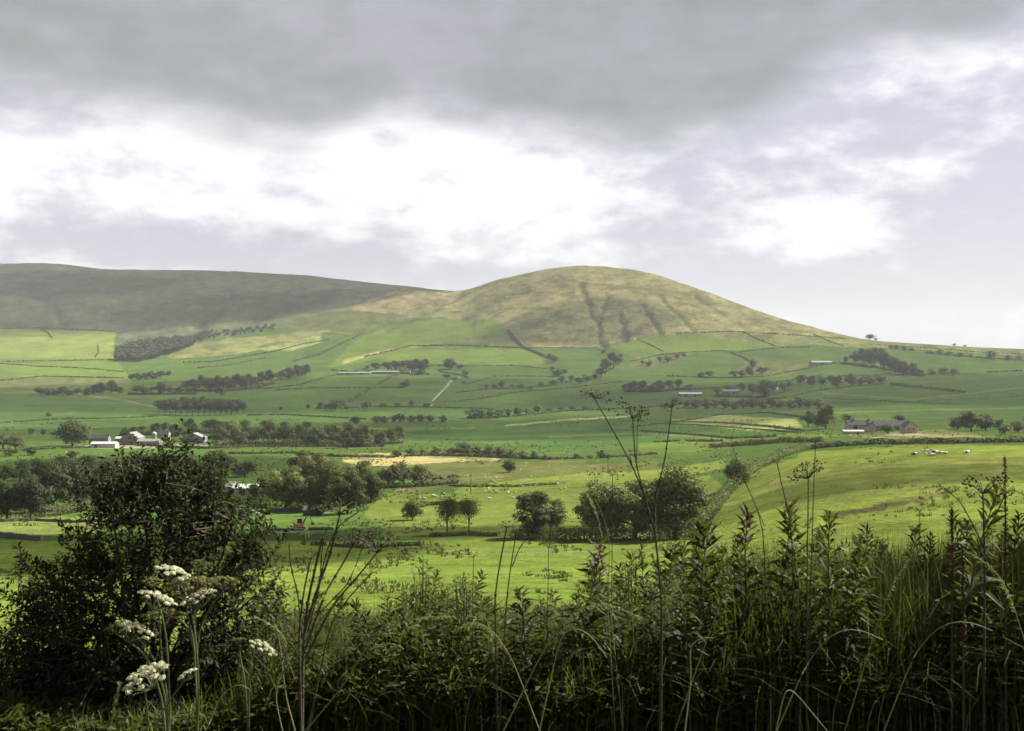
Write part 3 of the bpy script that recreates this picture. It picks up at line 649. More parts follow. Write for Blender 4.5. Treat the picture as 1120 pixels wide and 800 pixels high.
wood_mass('conifer_plantation', [(127, 396), (128, 385), (150, 377), (190, 372), (222, 372), (210, 380), (180, 390), (150, 397)], 330, 20, 'solid dark plantation at the foot of the shaded fell')
wood_mass('scrub_wood', [(205, 372), (225, 364), (262, 361), (302, 356), (302, 361), (262, 367), (230, 371)], 120, 10, 'dark scrubby wood running up the shaded side valley')

# ------------------------------------------------------------------ hedges and walls
def poly_ground(P, step=4.0):
    out = []
    for (x0, y0), (x1, y1) in zip(P[:-1], P[1:]):
        n = max(2, int(math.hypot(x1 - x0, y1 - y0) / step))
        for i in range(n):
            u = i / n; out.append(ground(x0 + (x1 - x0) * u, y0 + (y1 - y0) * u))
    out.append(ground(*P[-1]))
    return np.array([tuple(v) for v in out])
def hedge(P, h, label, w=None, mat=None, name='hedge', gap=.0, group='field hedges'):
    G = poly_ground(P); w = w or h * .9
    seg = np.linalg.norm(np.diff(G, axis=0), axis=1); Lc = np.concatenate([[0], np.cumsum(seg)]); L = Lc[-1]
    ls = max(.22, 1.15 * G[:, 1].mean() / F)
    n = int(min(6000, max(60, L * (h + w) * 2.2 / ls ** 2)))
    s = np.sort(rng.uniform(0, L, n))
    hv = 1 + .45 * vnoise(s / (h * 2.2) + rng.uniform(0, 90), np.zeros(n), 44, 3)
    if gap:
        keep = vnoise(s / (h * 5) + rng.uniform(0, 90), np.zeros(n) + 3, 45, 2) > (-1 + gap * 1.4)
        s, hv = s[keep], hv[keep]; n = len(s)
    X = np.interp(s, Lc, G[:, 0]); Y = np.interp(s, Lc, G[:, 1]); Zg = np.interp(s, Lc, G[:, 2])
    th = rng.uniform(0, 2 * math.pi, n)
    i = np.clip(np.searchsorted(Lc, s) - 1, 0, len(seg) - 1)
    D = np.diff(G, axis=0)[i][:, :2]; D /= np.linalg.norm(D, axis=1)[:, None] + 1e-9
    Nn = np.stack([-D[:, 1], D[:, 0]], 1)
    rr = rng.uniform(.6, 1.05, n)
    off = np.cos(th) * rr * w / 2; up = (.5 + .5 * np.sin(th) * rr) * h * hv
    C = np.stack([X + Nn[:, 0] * off, Y + Nn[:, 1] * off, Zg + up], 1)
    Nv = np.stack([Nn[:, 0] * np.cos(th), Nn[:, 1] * np.cos(th), np.sin(th) * .8 + .3], 1) + rng.normal(size=(n, 3)) * .4
    V, Fq = quads_at(C, Nv, ls * rng.uniform(.8, 1.6, n), .8)
    me = mesh(name, V, [Fq], mat or HEDGE, rng.random(n))
    return tag(link(name, me), label, 'hedge', group)
def wall(P, h, label, w=.55, name='stone_wall', step=5.0):
    G = poly_ground(P, step); n = len(G)
    d = np.gradient(G[:, :2], axis=0); d /= np.linalg.norm(d, axis=1)[:, None] + 1e-9
    nn = np.stack([-d[:, 1], d[:, 0]], 1) * w / 2
    hh = h * (1 + .16 * (rng.random(n) - .5) * 2)
    z = G[:, 2]
    a = np.column_stack([G[:, :2] + nn, z - .3]); b = np.column_stack([G[:, :2] + nn * .75, z + hh]); c = np.column_stack([G[:, :2] - nn * .75, z + hh]); e = np.column_stack([G[:, :2] - nn, z - .3])
    V = np.stack([a, b, c, e], 1).reshape(-1, 3)
    i = np.arange(n - 1)[:, None] * 4; j = np.arange(4)[None]; j2 = (j + 1) % 4
    q = np.stack([i + j, i + 4 + j, i + 4 + j2, i + j2], -1).reshape(-1, 4)
    caps = np.array([[0, 1, 2, 3], [4 * n - 1, 4 * n - 2, 4 * n - 3, 4 * n - 4]])
    me = mesh(name, V, [np.vstack([q, caps])], WALLSTONE)
    return tag(link(name, me), label, 'wall', 'dry stone walls')

hedge([(0, 360), (45, 359), (90, 361), (126, 363)], 2.0, 'dark boundary along the top of the sunlit far pasture')
hedge([(44, 360), (52, 364), (57, 370)], 2.0, 'short dark boundary dropping down the sunlit far pasture')
hedge([(107, 378), (108, 385), (104, 391)], 1.8, 'tiny boundary near the edge of the plantation')
hedge([(0, 396), (60, 395), (124, 394)], 2.2, 'thin hedge under the sunlit far pasture')
hedge([(0, 398), (40, 401), (90, 403), (135, 407)], 2.0, 'thin second hedge under the sunlit far pasture')
hedge([(0, 417), (20, 415), (45, 412), (135, 414)], 2.2, 'thin wavy hedge edging the brownish pasture')
hedge([(200, 397), (235, 396), (265, 391), (300, 385), (330, 377), (360, 372)], 2.6, 'dark hedge under the pale yellow fellside field')
hedge([(216, 403), (250, 400), (290, 392)], 2.2, 'lower parallel hedge under the pale fellside field')
hedge([(255, 426), (300, 425), (330, 421), (360, 412), (400, 404)], 2.2, 'hedge climbing from the thick belt to the hillside farm')
hedge([(300, 427), (340, 425), (385, 425), (440, 424)], 2.0, 'faint hedge across the fields below the hillside farm')
hedge([(140, 432), (215, 432)], 2.0, 'low hedge joining the gappy line of trees', gap=.4)
hedge([(0, 463), (60, 459), (120, 458), (172, 456)], 1.4, 'faint wall line reaching the oval wood')
hedge([(270, 455), (310, 454), (345, 456), (400, 459)], 1.8, 'dark wall line leaving the oval wood')
hedge([(345, 447), (378, 447), (405, 445), (470, 446), (520, 447), (560, 450)], 1.6, 'long thin wall line below the stone lane')
hedge([(383, 440), (395, 432), (412, 422), (430, 412), (437, 409)], 3.6, 'thick slanting hedge below the hillside farm', 4.0)
hedge([(362, 405), (400, 409), (440, 409), (470, 410)], 2.6, 'hedge fronting the hillside farm', gap=.2)
hedge([(395, 366), (372, 377), (350, 388), (320, 396)], 3.0, 'dark boundary up the spur behind the hillside farm')
hedge([(398, 391), (430, 384), (448, 379), (500, 378), (545, 380), (573, 381)], 3.0, 'curving wall below the shoulder pasture')
hedge([(556, 362), (562, 370), (573, 381), (588, 387), (601, 393)], 5.0, 'dark ravine edge dropping from the hill to the gully', 5.0)
hedge([(573, 381), (610, 381), (655, 381)], 2.0, 'intake wall along the foot of the rounded hill')
hedge([(470, 400), (520, 401), (560, 400), (600, 404)], 1.8, 'faint line crossing the green slope by the lane')
hedge([(510, 421), (540, 412), (580, 412), (604, 412)], 1.6, 'faint upper field line by the gully stream')
hedge([(480, 407), (505, 411), (512, 414)], 2.4, 'short scrubby hedge at the top of the lane')
hedge([(487, 428), (477, 438), (468, 446)], 1.5, 'low wall beside the pale stone lane')
hedge([(500, 430), (525, 427), (560, 425), (600, 423), (620, 418)], 2.6, 'hedge linking the lane with the gully stream')
hedge([(495, 440), (530, 436), (560, 430), (620, 425), (680, 418)], 1.8, 'thin hedge below the gully stream')
hedge([(511, 458), (560, 456), (620, 450), (700, 447), (760, 441)], 2.6, 'base of the dark hedge crossing the middle fields')
hedge([(690, 396), (720, 389), (745, 386)], 2.2, 'short wall on the light slope under the hill')
hedge([(720, 389), (750, 386), (790, 384), (805, 386)], 2.2, 'wall along the top of the light slope')
hedge([(697, 371), (712, 378), (726, 385)], 2.0, 'slanting wall coming off the hill foot')
hedge([(798, 386), (812, 391), (822, 397)], 3.2, 'dark slanting hedge on the shoulder fields')
hedge([(812, 363), (830, 372), (848, 379)], 2.6, 'dark slanting wall below the hill shoulder')
hedge([(890, 366), (905, 373), (922, 379)], 2.0, 'short slanting wall high on the shoulder')
hedge([(740, 365), (800, 363), (870, 367), (925, 371)], 1.8, 'long intake wall under the hill shoulder')
hedge([(805, 386), (850, 381), (885, 380)], 1.8, 'fine wall line across the shoulder fields')
hedge([(730, 412), (790, 414), (840, 412), (880, 404), (920, 396)], 2.6, 'hedge below the broken tree group')
hedge([(748, 427), (800, 424), (860, 417), (900, 410)], 1.6, 'faint hedge rising behind the far farmstead')
hedge([(740, 448), (800, 441), (860, 436), (890, 428), (970, 420)], 2.4, 'hedge passing between the far farmstead and woods', gap=.25)
hedge([(920, 412), (960, 411), (1010, 410), (1060, 409)], 1.8, 'thin hedge below the wedge-shaped wood')
hedge([(1079, 408), (1095, 407), (1120, 406)], 3.4, 'bushy dark hedge end in the far upper field')
hedge([(974, 421), (1000, 424), (1030, 427), (1055, 430)], 4.5, 'dark stand-alone hedge in the big sloping field', 5.0)
hedge([(900, 436), (990, 440), (1060, 437), (1120, 434)], 1.2, 'faint line across the big sloping field')
hedge([(1012, 386), (1060, 391), (1120, 395)], 2.8, 'upper hedge running close under the skyline')
hedge([(950, 377), (1000, 380), (1060, 385), (1120, 388)], 1.6, 'thin wall between skyline and upper hedge')
hedge([(735, 462), (790, 463), (840, 467), (880, 472)], 1.5, 'dark straight edge below the striped hay field')
hedge([(690, 468), (740, 462), (790, 454), (840, 452), (880, 457)], 1.6, 'upper edge of the striped hay field')
hedge([(700, 472), (760, 476), (800, 480), (850, 478)], 1.4, 'faint edge between the two bright valley fields')
hedge([(700, 463), (760, 465), (800, 468), (875, 474)], 1.0, 'dark line across the smooth middle field')
hedge([(715, 484), (740, 483), (790, 483)], 1.6, 'short dark scrub line above the sheep', gap=.4)
hedge([(777, 490), (820, 487), (860, 484), (900, 484)], 2.8, 'hedge continuing the knoll hedge toward the grove', 3)
hedge([(882, 492), (915, 489), (950, 487), (1000, 486), (1060, 485), (1130, 484)], 2.6, 'long leafy hedge along the top of the knoll', 2.4, gap=.12)
hedge([(884, 492), (866, 497), (848, 504), (832, 512), (815, 524), (800, 538), (785, 556), (772, 572)], 3.4, 'big brown-green hedge curving down the knoll side', 3.6)
hedge([(170, 490), (230, 491), (280, 489), (340, 489), (420, 489)], 2.2, 'low hedge beneath the long tree belt')
hedge([(0, 494), (60, 491), (100, 490)], 1.6, 'low scrub line before the white shed', gap=.3)
hedge([(250, 497), (320, 496), (372, 500), (432, 501)], 1.8, 'thin hedge below the tree belt pasture')
hedge([(428, 500), (470, 499), (520, 500), (602, 503)], 2.2, 'base of the dark hedge behind the straw field')
hedge([(600, 503), (640, 502), (680, 500), (720, 497)], 1.6, 'low gappy boundary past the straw field', gap=.35)
hedge([(490, 532), (520, 533), (560, 533), (610, 530)], 1.0, 'grassy bank line through the flock')
hedge([(440, 560), (470, 553), (520, 552)], 1.2, 'rushy bank beside the dense little bush', gap=.3)
hedge([(560, 590), (600, 592), (640, 592), (700, 592), (770, 588)], 2.4, 'rough verge under the humped grove')
hedge([(470, 588), (510, 586), (545, 587)], .9, 'rough verge under the slender pair')
hedge([(330, 596), (400, 600), (460, 597)], .8, 'rushy ditch line across the bright meadow', gap=.4)
hedge([(140, 432), (180, 432), (215, 431)], 4, 'scrub knitting the gappy line of trees together', 5)
hedge([(204, 428), (240, 429), (275, 426), (300, 420)], 5, 'dark understorey of the thick belt above the oval wood', 7)
hedge([(236, 488), (290, 487), (340, 488), (390, 489), (440, 485)], 5, 'dark understorey of the tree belt leading from the farm', 6)
hedge([(130, 477), (180, 476), (235, 474)], 4, 'shrubs closing the gaps behind the grey farm buildings', 5)
hedge([(682, 429), (720, 429), (756, 426)], 5, 'scrub beneath the round-headed copse', 6)
hedge([(782, 434), (830, 436), (866, 427)], 4, 'garden scrub round the far slate-roofed farmstead', 5)
hedge([(0, 568), (50, 566), (110, 556), (160, 553), (240, 552)], 4, 'shady thicket edge of the left valley wood', 5)
hedge([(256, 553), (300, 556), (350, 557), (410, 549)], 3.5, 'shady thicket edge beside the pale green tree', 4)
hedge([(920, 398), (960, 403), (1010, 412)], 5, 'dark skirt of the wedge-shaped wood', 7)
hedge([(412, 535), (470, 532), (500, 529)], 2.5, 'scrub edging the trees trailing along the straw field', 3)
wall([(0, 587), (22, 590), (46, 592)], 1.15, 'dark mossy field wall stub beside the black bush', .8)
wall([(0, 571), (40, 570), (75, 572), (110, 571)], .8, 'low grey wall under the left valley wood', .6)
wall([(-60, 585), (-10, 586)], 1.4, 'far end of the mossy field wall', .8)
wall([(292, 561), (315, 560), (340, 557)], 1.1, 'pale rubble wall beneath the pale green tree', .7)

# rushes and thistles in the near meadow
def rushes():
    poly = [(300, 640), (420, 598), (560, 597), (770, 594), (860, 625), (700, 650)]
    P = np.array(poly, float); mb = MB(); cnt = 0
    while cnt < 3600:
        px = rng.uniform(-20, 1140); py = 452 + 198 * rng.random() ** .8
        v = vnoise(np.array([px / 60.]), np.array([py / 14.]), 51, 2)[0]
        if v < .16: continue
        p = ground(px, py)
        if p.y > 1500 or (px > 780 and p.y < 420 and rng.random() < .75): continue
        cnt += 1
        s = rng.uniform(.14, .42) * (1 + p.y / 350); n = 8
        a = rng.uniform(0, 6.28, n); r = rng.uniform(0, .35, n) * (1 + p.y / 250)
        B = np.stack([p.x + np.cos(a) * r, p.y + np.sin(a) * r, np.full(n, p.z - .05)], 1)
        T = B + np.stack([np.cos(a) * .3 * s, np.sin(a) * .3 * s, s * rng.uniform(.6, 1.1, n)], 1)
        W = np.stack([-np.sin(a), np.cos(a), 0 * a], 1) * .05 * (1 + p.y / 150)
        V = np.stack([B - W, B + W, T + W * .4, T - W * .4], 1).reshape(-1, 3)
        mb.add(V, np.arange(n * 4).reshape(n, 4))
    tag(link('rush_tufts', mb.mesh('rush_tufts', RUSH, False, True)), 'brownish rush tufts dotting the near meadows', 'rushes', None, 'stuff')
rushes()

# ------------------------------------------------------------------ buildings
def building(px0, px1, py, eave, depth, pitch, label, wallm, roofm, name='farm_building', cat='farm building', rz=0.0, wins=(), doors=(), chim=(), gable=False, group='farm buildings', open_front=False):
    pc = ground((px0 + px1) / 2, py); L = (px1 - px0) * pc.y / F; D = depth
    zs = [ground(px0 + (px1 - px0) * k / 4, py).z for k in range(5)]
    o = thing(name, label, cat, (pc.x, pc.y + D / 2, min(min(zs) + .3, pc.z)), rz, group)
    b = MB(); hw = L / 2; hd = D / 2
    if gable:   # ridge runs away from the viewer
        rise = hw * pitch
        b.prism([(-hw, -1), (hw, -1), (hw, eave), (0, eave + rise), (-hw, eave)], -hd, hd, 'y')
    else:
        rise = hd * pitch
        b.prism([(-hd, -1), (hd, -1), (hd, eave), (0, eave + rise), (-hd, eave)], -hw, hw, 'x')
    wo = link('wall', b.mesh('wall', wallm), o)
    rb = MB(); ov = .3; t = .18
    if gable:
        pr = lambda s: [(0, eave + rise + .05), (s * (hw + ov), eave - ov * pitch + .05), (s * (hw + ov), eave - ov * pitch + t + .05), (0, eave + rise + t + .05)]
        for s in (1, -1): rb.prism(pr(s), -hd - ov, hd + ov, 'y')
    else:
        pr = lambda s: [(0, eave + rise + .05), (s * (hd + ov), eave - ov * pitch + .05), (s * (hd + ov), eave - ov * pitch + t + .05), (0, eave + rise + t + .05)]
        for s in (1, -1): rb.prism(pr(s), -hw - ov, hw + ov, 'x')
    ro = link('roof', rb.mesh('roof', roofm), o)
    for u in chim:
        c = MB(); c.box((u * L, 0, eave + rise + .5), (.9, .9, 1.8)); c.box((u * L, 0, eave + rise + 1.45), (1.1, 1.1, .15)); link('chimney', c.mesh('chimney', GREYSTONE), ro)
    for (u, z, w, h) in wins:
        c = MB(); c.box((u * L, -hd - .02, z), (w, .1, h)); wn = link('window', c.mesh('window', DARKGLASS), o)
        c = MB()
        for dx in (-1, 1): c.box((u * L + dx * (w / 2 + .06), -hd - .05, z), (.12, .16, h + .24))
        for dz in (-1, 1): c.box((u * L, -hd - .05, z + dz * (h / 2 + .06)), (w, .16, .12))
        link('frame', c.mesh('frame', WHITEPAINT), wn)
    for (u, w, h) in doors:
        c = MB(); c.box((u * L, -hd - .03, h / 2 - .3), (w, .12, h + .6)); link('door', c.mesh('door', DARKGLASS), o)
    return o
W2 = lambda *us: [(u, z, 1.1, 1.3) for u in us for z in (1.6, 4.2)]
building(97, 118, 486, 5.2, 8, .75, 'grey stone farmhouse with slate roof beside the huge rounded tree', GREYSTONE, SLATE, 'farmhouse', 'house', wins=W2(-.3, 0, .3), chim=(.48,))
building(99, 126, 490, 3.4, 9, .3, 'long white shed in front of the grey farmhouse', WHITEWALL, WHITEROOF, 'shed', 'shed', doors=((-.3, 2.4, 2.4),))
building(126, 132, 486, 5.0, 6, .5, 'small pale tank house between white shed and grey barn', GREYSHEET, WHITEROOF, 'shed', 'shed', doors=((0, 2, 2.2),))
building(132, 151, 487, 6.2, 18, .62, 'big grey gabled barn in the valley farmyard', GREYSTONE, GREYSHEET, 'barn', 'barn', gable=True, doors=((.1, 3, 3.4),), wins=((-.25, 4.2, 1, 1),))
building(150, 174, 488, 4.0, 10, .35, 'low grey cattle shed right of the gabled barn', GREYSHEET, GREYSHEET, 'shed', 'shed', doors=((-.3, 2.6, 2.6), (0, 2.6, 2.6), (.3, 2.6, 2.6)))
building(172, 184, 482, 6.0, 9, .7, 'buff stone house half hidden behind the bush top', STONE, SLATE, 'farmhouse', 'house', wins=W2(-.25, .25), chim=(-.4,))
building(200, 222, 484, 4.2, 14, .45, 'white gabled barn with a dark doorway', GREYSHEET, GREYSHEET, 'barn', 'barn', gable=True, doors=((0, 4.0, 3.4),))
building(239, 256, 541, 2.7, 6, .55, 'small brown stone outhouse under the spreading tree', GREYSTONE, plain_mat('brown_tile', (.19, .16, .12), (.13, .11, .085), 1.5, .85), 'outhouse', 'shed', doors=((.2, 1.1, 2.0),))
building(254, 289, 543, 2.9, 7, .32, 'barn with pale sheet roof behind the black bush', WHITEWALL, WHITEROOF, 'barn', 'barn', doors=((-.2, 2.4, 2.3),), wins=((.2, 1.6, 1.2, .8),))
building(370, 405, 410, 3.6, 12, .4, 'long grey sheds of the hillside farm under the spur', GREYSHEET, GREYSHEET, 'shed', 'shed', doors=((-.2, 4, 3), (.2, 4, 3)))
building(405, 436, 409, 4.0, 12, .45, 'slate roofed byre beside the hillside farm sheds', GREYSTONE, GREYSHEET, 'barn', 'barn', doors=((.2, 4, 3),))
building(441, 449, 409, 6.5, 9, .8, 'bright white gabled cottage among hillside farm trees', WHITEWALL, SLATE, 'cottage', 'house', gable=True, wins=((0, 4.6, 1.5, 1.6),), doors=((0, 1.6, 2.2),))
building(743, 768, 434, 4.6, 14, .3, 'long white roofed shed alone in the middle fields', GREYSHEET, WHITEROOF, 'shed', 'shed', doors=((-.2, 4, 3.4), (.2, 4, 3.4)))
building(791, 808, 431, 4.5, 12, .5, 'low slate barn at the far farmstead', GREYSTONE, GREYSHEET, 'barn', 'barn', doors=((.2, 3, 3),))
building(795, 806, 426, 5.0, 9, .6, 'small slate house behind the far slate barn', GREYSTONE, SLATE, 'farmhouse', 'house', chim=(.4,), wins=W2(-.2, .2))
building(826, 832, 430, 4.2, 8, .6, 'small white building amid farmstead trees', WHITEWALL, WHITEROOF, 'outhouse', 'shed', doors=((0, 2, 2.2),))
building(844, 851, 427, 7.0, 9, .8, 'tall white gabled house at the far farmstead', WHITEWALL, WHITEROOF, 'farmhouse', 'house', rz=-.5, wins=W2(-.2, .2), chim=(.4,))
building(887, 911, 399, 5.0, 16, .4, 'blue-grey barn high by the wedge-shaped wood', GREYSHEET, GREYSHEET, 'barn', 'barn', rz=.18, doors=((0, 5, 4),))
building(928, 953, 471, 3.8, 8, .8, 'stone barn with dark slate roof at the right farm', STONE, SLATE, 'barn', 'barn', doors=((-.2, 2.6, 3.2),), chim=(-.2, .47))
building(923, 945, 475, 1.9, 5, .25, 'low lean-to with white roof before the slate barn', STONE, WHITEROOF, 'shed', 'shed', doors=((.2, 1.2, 1.6),))
building(950, 958, 473, 3.8, 9, .9, 'narrow stone gable end beside the white lean-to', STONE, SLATE, 'outhouse', 'barn', gable=True, wins=((0, 2.4, .8, .9),))
building(957, 991, 471, 3.2, 9, .75, 'long slate roofed range behind the round bush', GREYSTONE, SLATE, 'barn', 'barn', doors=((-.3, 2, 2.4), (.25, 2, 2.4)))
building(990, 1003, 474, 4.0, 10, .85, 'stone farmhouse gable with two windows facing the knoll', STONE, SLATE, 'farmhouse', 'house', gable=True, wins=((-.2, 2.7, 1.0, 1.4), (.2, 2.7, 1.0, 1.4)), chim=(0,))
# silo
p = ground(163, 487); o = thing('silo', 'white domed silo behind the low cattle shed', 'silo', (p.x, p.y + 14, p.z))
m = MB(); m.tube([(0, 0, -1), (0, 0, 9.2)], [2.0, 2.0], 16); link('barrel', m.mesh('barrel', GREYSHEET, True), o)
m = MB(); m.blob((0, 0, 9.2), (2.1, 2.1, 1.7), 16, 8); link('dome', m.mesh('dome', WHITEROOF, True), o)
# poles
for px, py, h, lab in ((515, 541, 7.5, 'thin wooden pole standing in the flock pasture'), (665, 514, 8, 'thin wooden pole above the humped grove'), (118, 487, 11, 'dark pole beside the grey farmhouse gable')):
    p = ground(px, py); o = thing('utility_pole', lab, 'pole', p, .3)
    m = MB(); m.tube([(0, 0, -.3), (.02, 0, h)], [.16, .11], 8); link('post', m.mesh('post', WOOD), o)
    m = MB(); m.box((0, 0, h - .5), (1.5, .12, .14)); link('crossarm', m.mesh('crossarm', WOOD), o)

# ------------------------------------------------------------------ animals
def skin_mesh(name, pts, edges, rad, mat, sub=1):
    me = bpy.data.meshes.new(name); me.from_pydata(pts, edges, [])
    ob = bpy.data.objects.new(name, me); COL.objects.link(ob)
    md = ob.modifiers.new('s', 'SKIN')
    for i, r in enumerate(rad):
        v = me.skin_vertices[0].data[i]; v.radius = (r, r) if not isinstance(r, tuple) else r
    me.skin_vertices[0].data[0].use_root = True
    sd = ob.modifiers.new('d', 'SUBSURF'); sd.levels = sub; sd.render_levels = sub
    dg = bpy.context.evaluated_depsgraph_get(); dg.update()
    out = bpy.data.meshes.new_from_object(ob.evaluated_get(dg)); out.name = name
    bpy.data.objects.remove(ob); bpy.data.meshes.remove(me)
    out.materials.clear(); out.materials.append(mat)
    for pl in out.polygons: pl.use_smooth = True
    return out
def quad_animal(name, mat, L, H, rb, rl, head_down, lie=False):
    hz = H * (.62 if not lie else .34)
    pts = [(0, 0, hz), (L * .25, 0, hz), (-L * .27, 0, hz + .02 * H), (L * .42, 0, hz + H * .08), (-L * .42, 0, hz)]
    rad = [rb, rb * .95, rb * .95, rb * .6, rb * .62]
    ed = [(0, 1), (0, 2), (1, 3), (2, 4)]
    hd = [(L * .56, 0, hz + H * (.22 if not head_down else -.05)), (L * .66, 0, hz + H * (.30 if not head_down else -.35)), (L * .78, 0, hz + H * (.22 if not head_down else -.52))]
    k = len(pts); pts += hd; rad += [rb * .38, rb * .36, rb * .22]; ed += [(3, k), (k, k + 1), (k + 1, k + 2)]
    for e in (1, -1):
        q = len(pts); pts.append((L * .62, e * rb * .5, hd[1][2] + H * .06)); rad.append(rb * .1); ed.append((k + 1, q))
    for sx, par in ((.28, 1), (-.34, 2)):
        for sy in (1, -1):
            q = len(pts)
            if lie: pts += [(L * sx, sy * rb * .8, H * .14), (L * (sx + .12), sy * rb * 1.1, H * .07)]; rad += [rl * 1.5, rl]
            else:
                pts += [(L * sx, sy * rb * .55, H * .42), (L * (sx - .03), sy * rb * .55, H * .22), (L * sx, sy * rb * .55, .02)]; rad += [rl * 1.7, rl, rl]
            ed += [(par, q), (q, q + 1)] + ([(q + 1, q + 2)] if not lie else [])
    q = len(pts); pts += [(-L * .5, 0, hz - H * .05), (-L * .53, 0, hz - H * .3)]; rad += [rl * .6, rl * .5]; ed += [(4, q), (q, q + 1)]
    return skin_mesh(name, pts, ed, rad, mat)
sheep_up = quad_animal('sheep', WOOL, 1.25, .95, .33, .06, False)
sheep_gr = quad_animal('sheep', WOOL, 1.25, .95, .33, .06, True)
flocks = [
    ('small white sheep grazing on the bright strip beyond the grove', [(510 + (i * 37 % 150), 521 + (i * 53 % 19), ) for i in range(34)], 'sheep on the bright strip'),
    ('small white sheep in the brown pasture by the lone round tree', [(548 + (i * 29 % 120), 506 + (i * 17 % 12)) for i in range(14)], 'sheep in the brown pasture'),
    ('small white sheep beside the dark upright knoll tree', [(775 + (i * 11 % 40), 497 + (i * 7 % 14)) for i in range(12)], 'sheep by the knoll tree'),
    ('small white sheep resting along the grassy bank by the dense bush', [(456 + i * 5.2, 545 - i * .6 + (i % 3)) for i in range(7)], 'sheep on the grassy bank'),
    ('small white sheep on the pasture by the white shed', [(15 + i * 19, 494 + (i * 5 % 7)) for i in range(6)], 'sheep by the white shed'),
    ('small white sheep in the meadow round the slender pair', [(530 + (i * 31 % 50), 540 + (i * 7 % 14)) for i in range(7)], 'sheep by the slender pair'),
]
for lab, pts, grp in flocks:
    for px, py in pts:
        p = ground(px + rng.uniform(-3, 3), py + rng.uniform(-1, 1))
        o = link('sheep', random.choice([sheep_up, sheep_gr]), None, p); o.rotation_euler.z = random.uniform(0, 6.28); o.scale = [random.uniform(.8, 1.05)] * 3
        tag(o, lab, 'sheep', grp)
cow_st = quad_animal('cow', HIDE, 2.3, 1.45, .42, .09, False); cow_gr = quad_animal('cow', HIDE, 2.3, 1.45, .42, .09, True); cow_ly = quad_animal('cow', HIDE, 2.3, 1.45, .42, .09, False, True)
for px, py, me, rz, lab in ((1000, 498, cow_ly, .2, 'cow lying apart at the downhill end of the herd'), (1013, 496.5, cow_st, .1, 'mostly black cow standing in the middle of the herd'), (1018, 499, cow_ly, 2.9, 'pale patched cow lying in front of the standing cow'),
                            (1023, 497.5, cow_gr, 3.4, 'patched cow grazing close behind the lying pale cow'), (1032, 497, cow_ly, 3.0, 'cow lying at the uphill end of the herd'), (1057, 496, cow_ly, .4, 'single cow lying far from the herd along the knoll')):
    p = ground(px, py); o = link('cow', me, None, p); o.rotation_euler.z = rz; tag(o, lab, 'cow', 'cows on the knoll')

# ------------------------------------------------------------------ yard things by the wood
p = ground(327, 579); o = thing('excavator', 'small orange excavator with raised arm on the meadow', 'excavator', p, .5)
m = MB()
for s in (-1, 1): m.prism([(-1.3, .12), (-1.05, 0), (1.05, 0), (1.3, .12), (1.3, .45), (1.05, .6), (-1.05, .6), (-1.3, .45)], s * .75 - .22, s * .75 + .22, 'y')
link('tracks', m.mesh('tracks', BLACK), o)
m = MB(); m.box((-.15, 0, 1.0), (2.2, 1.6, .7), 0, .94); m.box((-1.0, 0, 1.45), (.7, 1.5, .5), 0, .85); link('body', m.mesh('body', ORANGE), o)
m = MB(); m.box((.25, .3, 1.95), (1.1, .95, 1.25), 0, .9); cb = link('cab', m.mesh('cab', DARKGLASS), o)
m = MB(); m.box((.25, .3, 2.63), (1.15, 1.0, .12)); link('cab_roof', m.mesh('cab_roof', ORANGE), cb)
m = MB(); m.tube([(.8, -.4, 1.2), (1.7, -.4, 2.9), (2.5, -.4, 3.1)], [.2, .17, .14], 6); m.tube([(2.5, -.4, 3.15), (3.3, -.4, 1.6)], [.14, .11], 6); link('arm', m.mesh('arm', STEEL), o)
m = MB(); m.prism([(3.1, 1.6), (3.6, 1.5), (3.7, .9), (3.2, .8), (2.9, 1.2)], -.75, -.05, 'y'); link('bucket', m.mesh('bucket', STEEL), o)
p = ground(276, 564); o = thing('parked_car', 'pale blue car parked by the barn behind bush leaves', 'car', p, .25)
m = MB(); m.prism([(-2, .35), (2, .35), (2.05, .7), (1.3, .85), (-1.6, .9), (-2.05, .8)], -.8, .8, 'y'); link('body', m.mesh('body', BLUE), o)
m = MB(); m.prism([(-1.6, .9), (1.1, .86), (.5, 1.42), (-1.1, 1.45)], -.7, .7, 'y'); link('cabin', m.mesh('cabin', DARKGLASS), o)
m = MB(); m.prism([(-1.15, 1.45), (.52, 1.42), (.45, 1.5), (-1.05, 1.52)], -.68, .68, 'y'); link('roof', m.mesh('roof', BLUE), o)
for sx in (-1.25, 1.25):
    for sy in (-.78, .78):
        m = MB(); m.prism([(sx + .32 * math.cos(a), .32 + .32 * math.sin(a)) for a in np.linspace(0, 2 * math.pi, 13)[:-1]], sy - .1, sy + .1, 'y'); link('wheel', m.mesh('wheel', BLACK), o)
p = ground(266, 561); o = thing('frame_gate', 'white goalpost-like frame by the pale blue car', 'frame', p)
for x in (-.95, .95):
    m = MB(); m.box((x, 0, .9), (.16, .16, 2.0)); link('post', m.mesh('post', WHITEPAINT), o)
m = MB(); m.box((0, 0, 1.97), (2.06, .18, .2)); link('crossbar', m.mesh('crossbar', WHITEPAINT), o)
p = ground(321, 589); o = thing('rail_jump', 'low white rail on two white stands beside the excavator', 'jump', p, .05)
for x in (-3.0, 3.0):
    m = MB(); m.box((x - .3, 0, .55), (.12, .5, 1.3)); m.box((x + .3, 0, .55), (.12, .5, 1.3)); m.box((x, 0, 1.24), (.75, .5, .12)); link('stand', m.mesh('stand', WHITEPAINT), o)
m = MB(); m.tube([(-2.6, -.1, 1.15), (2.6, -.1, 1.55)], [.1, .1], 8); link('rail', m.mesh('rail', WHITEPAINT), o)
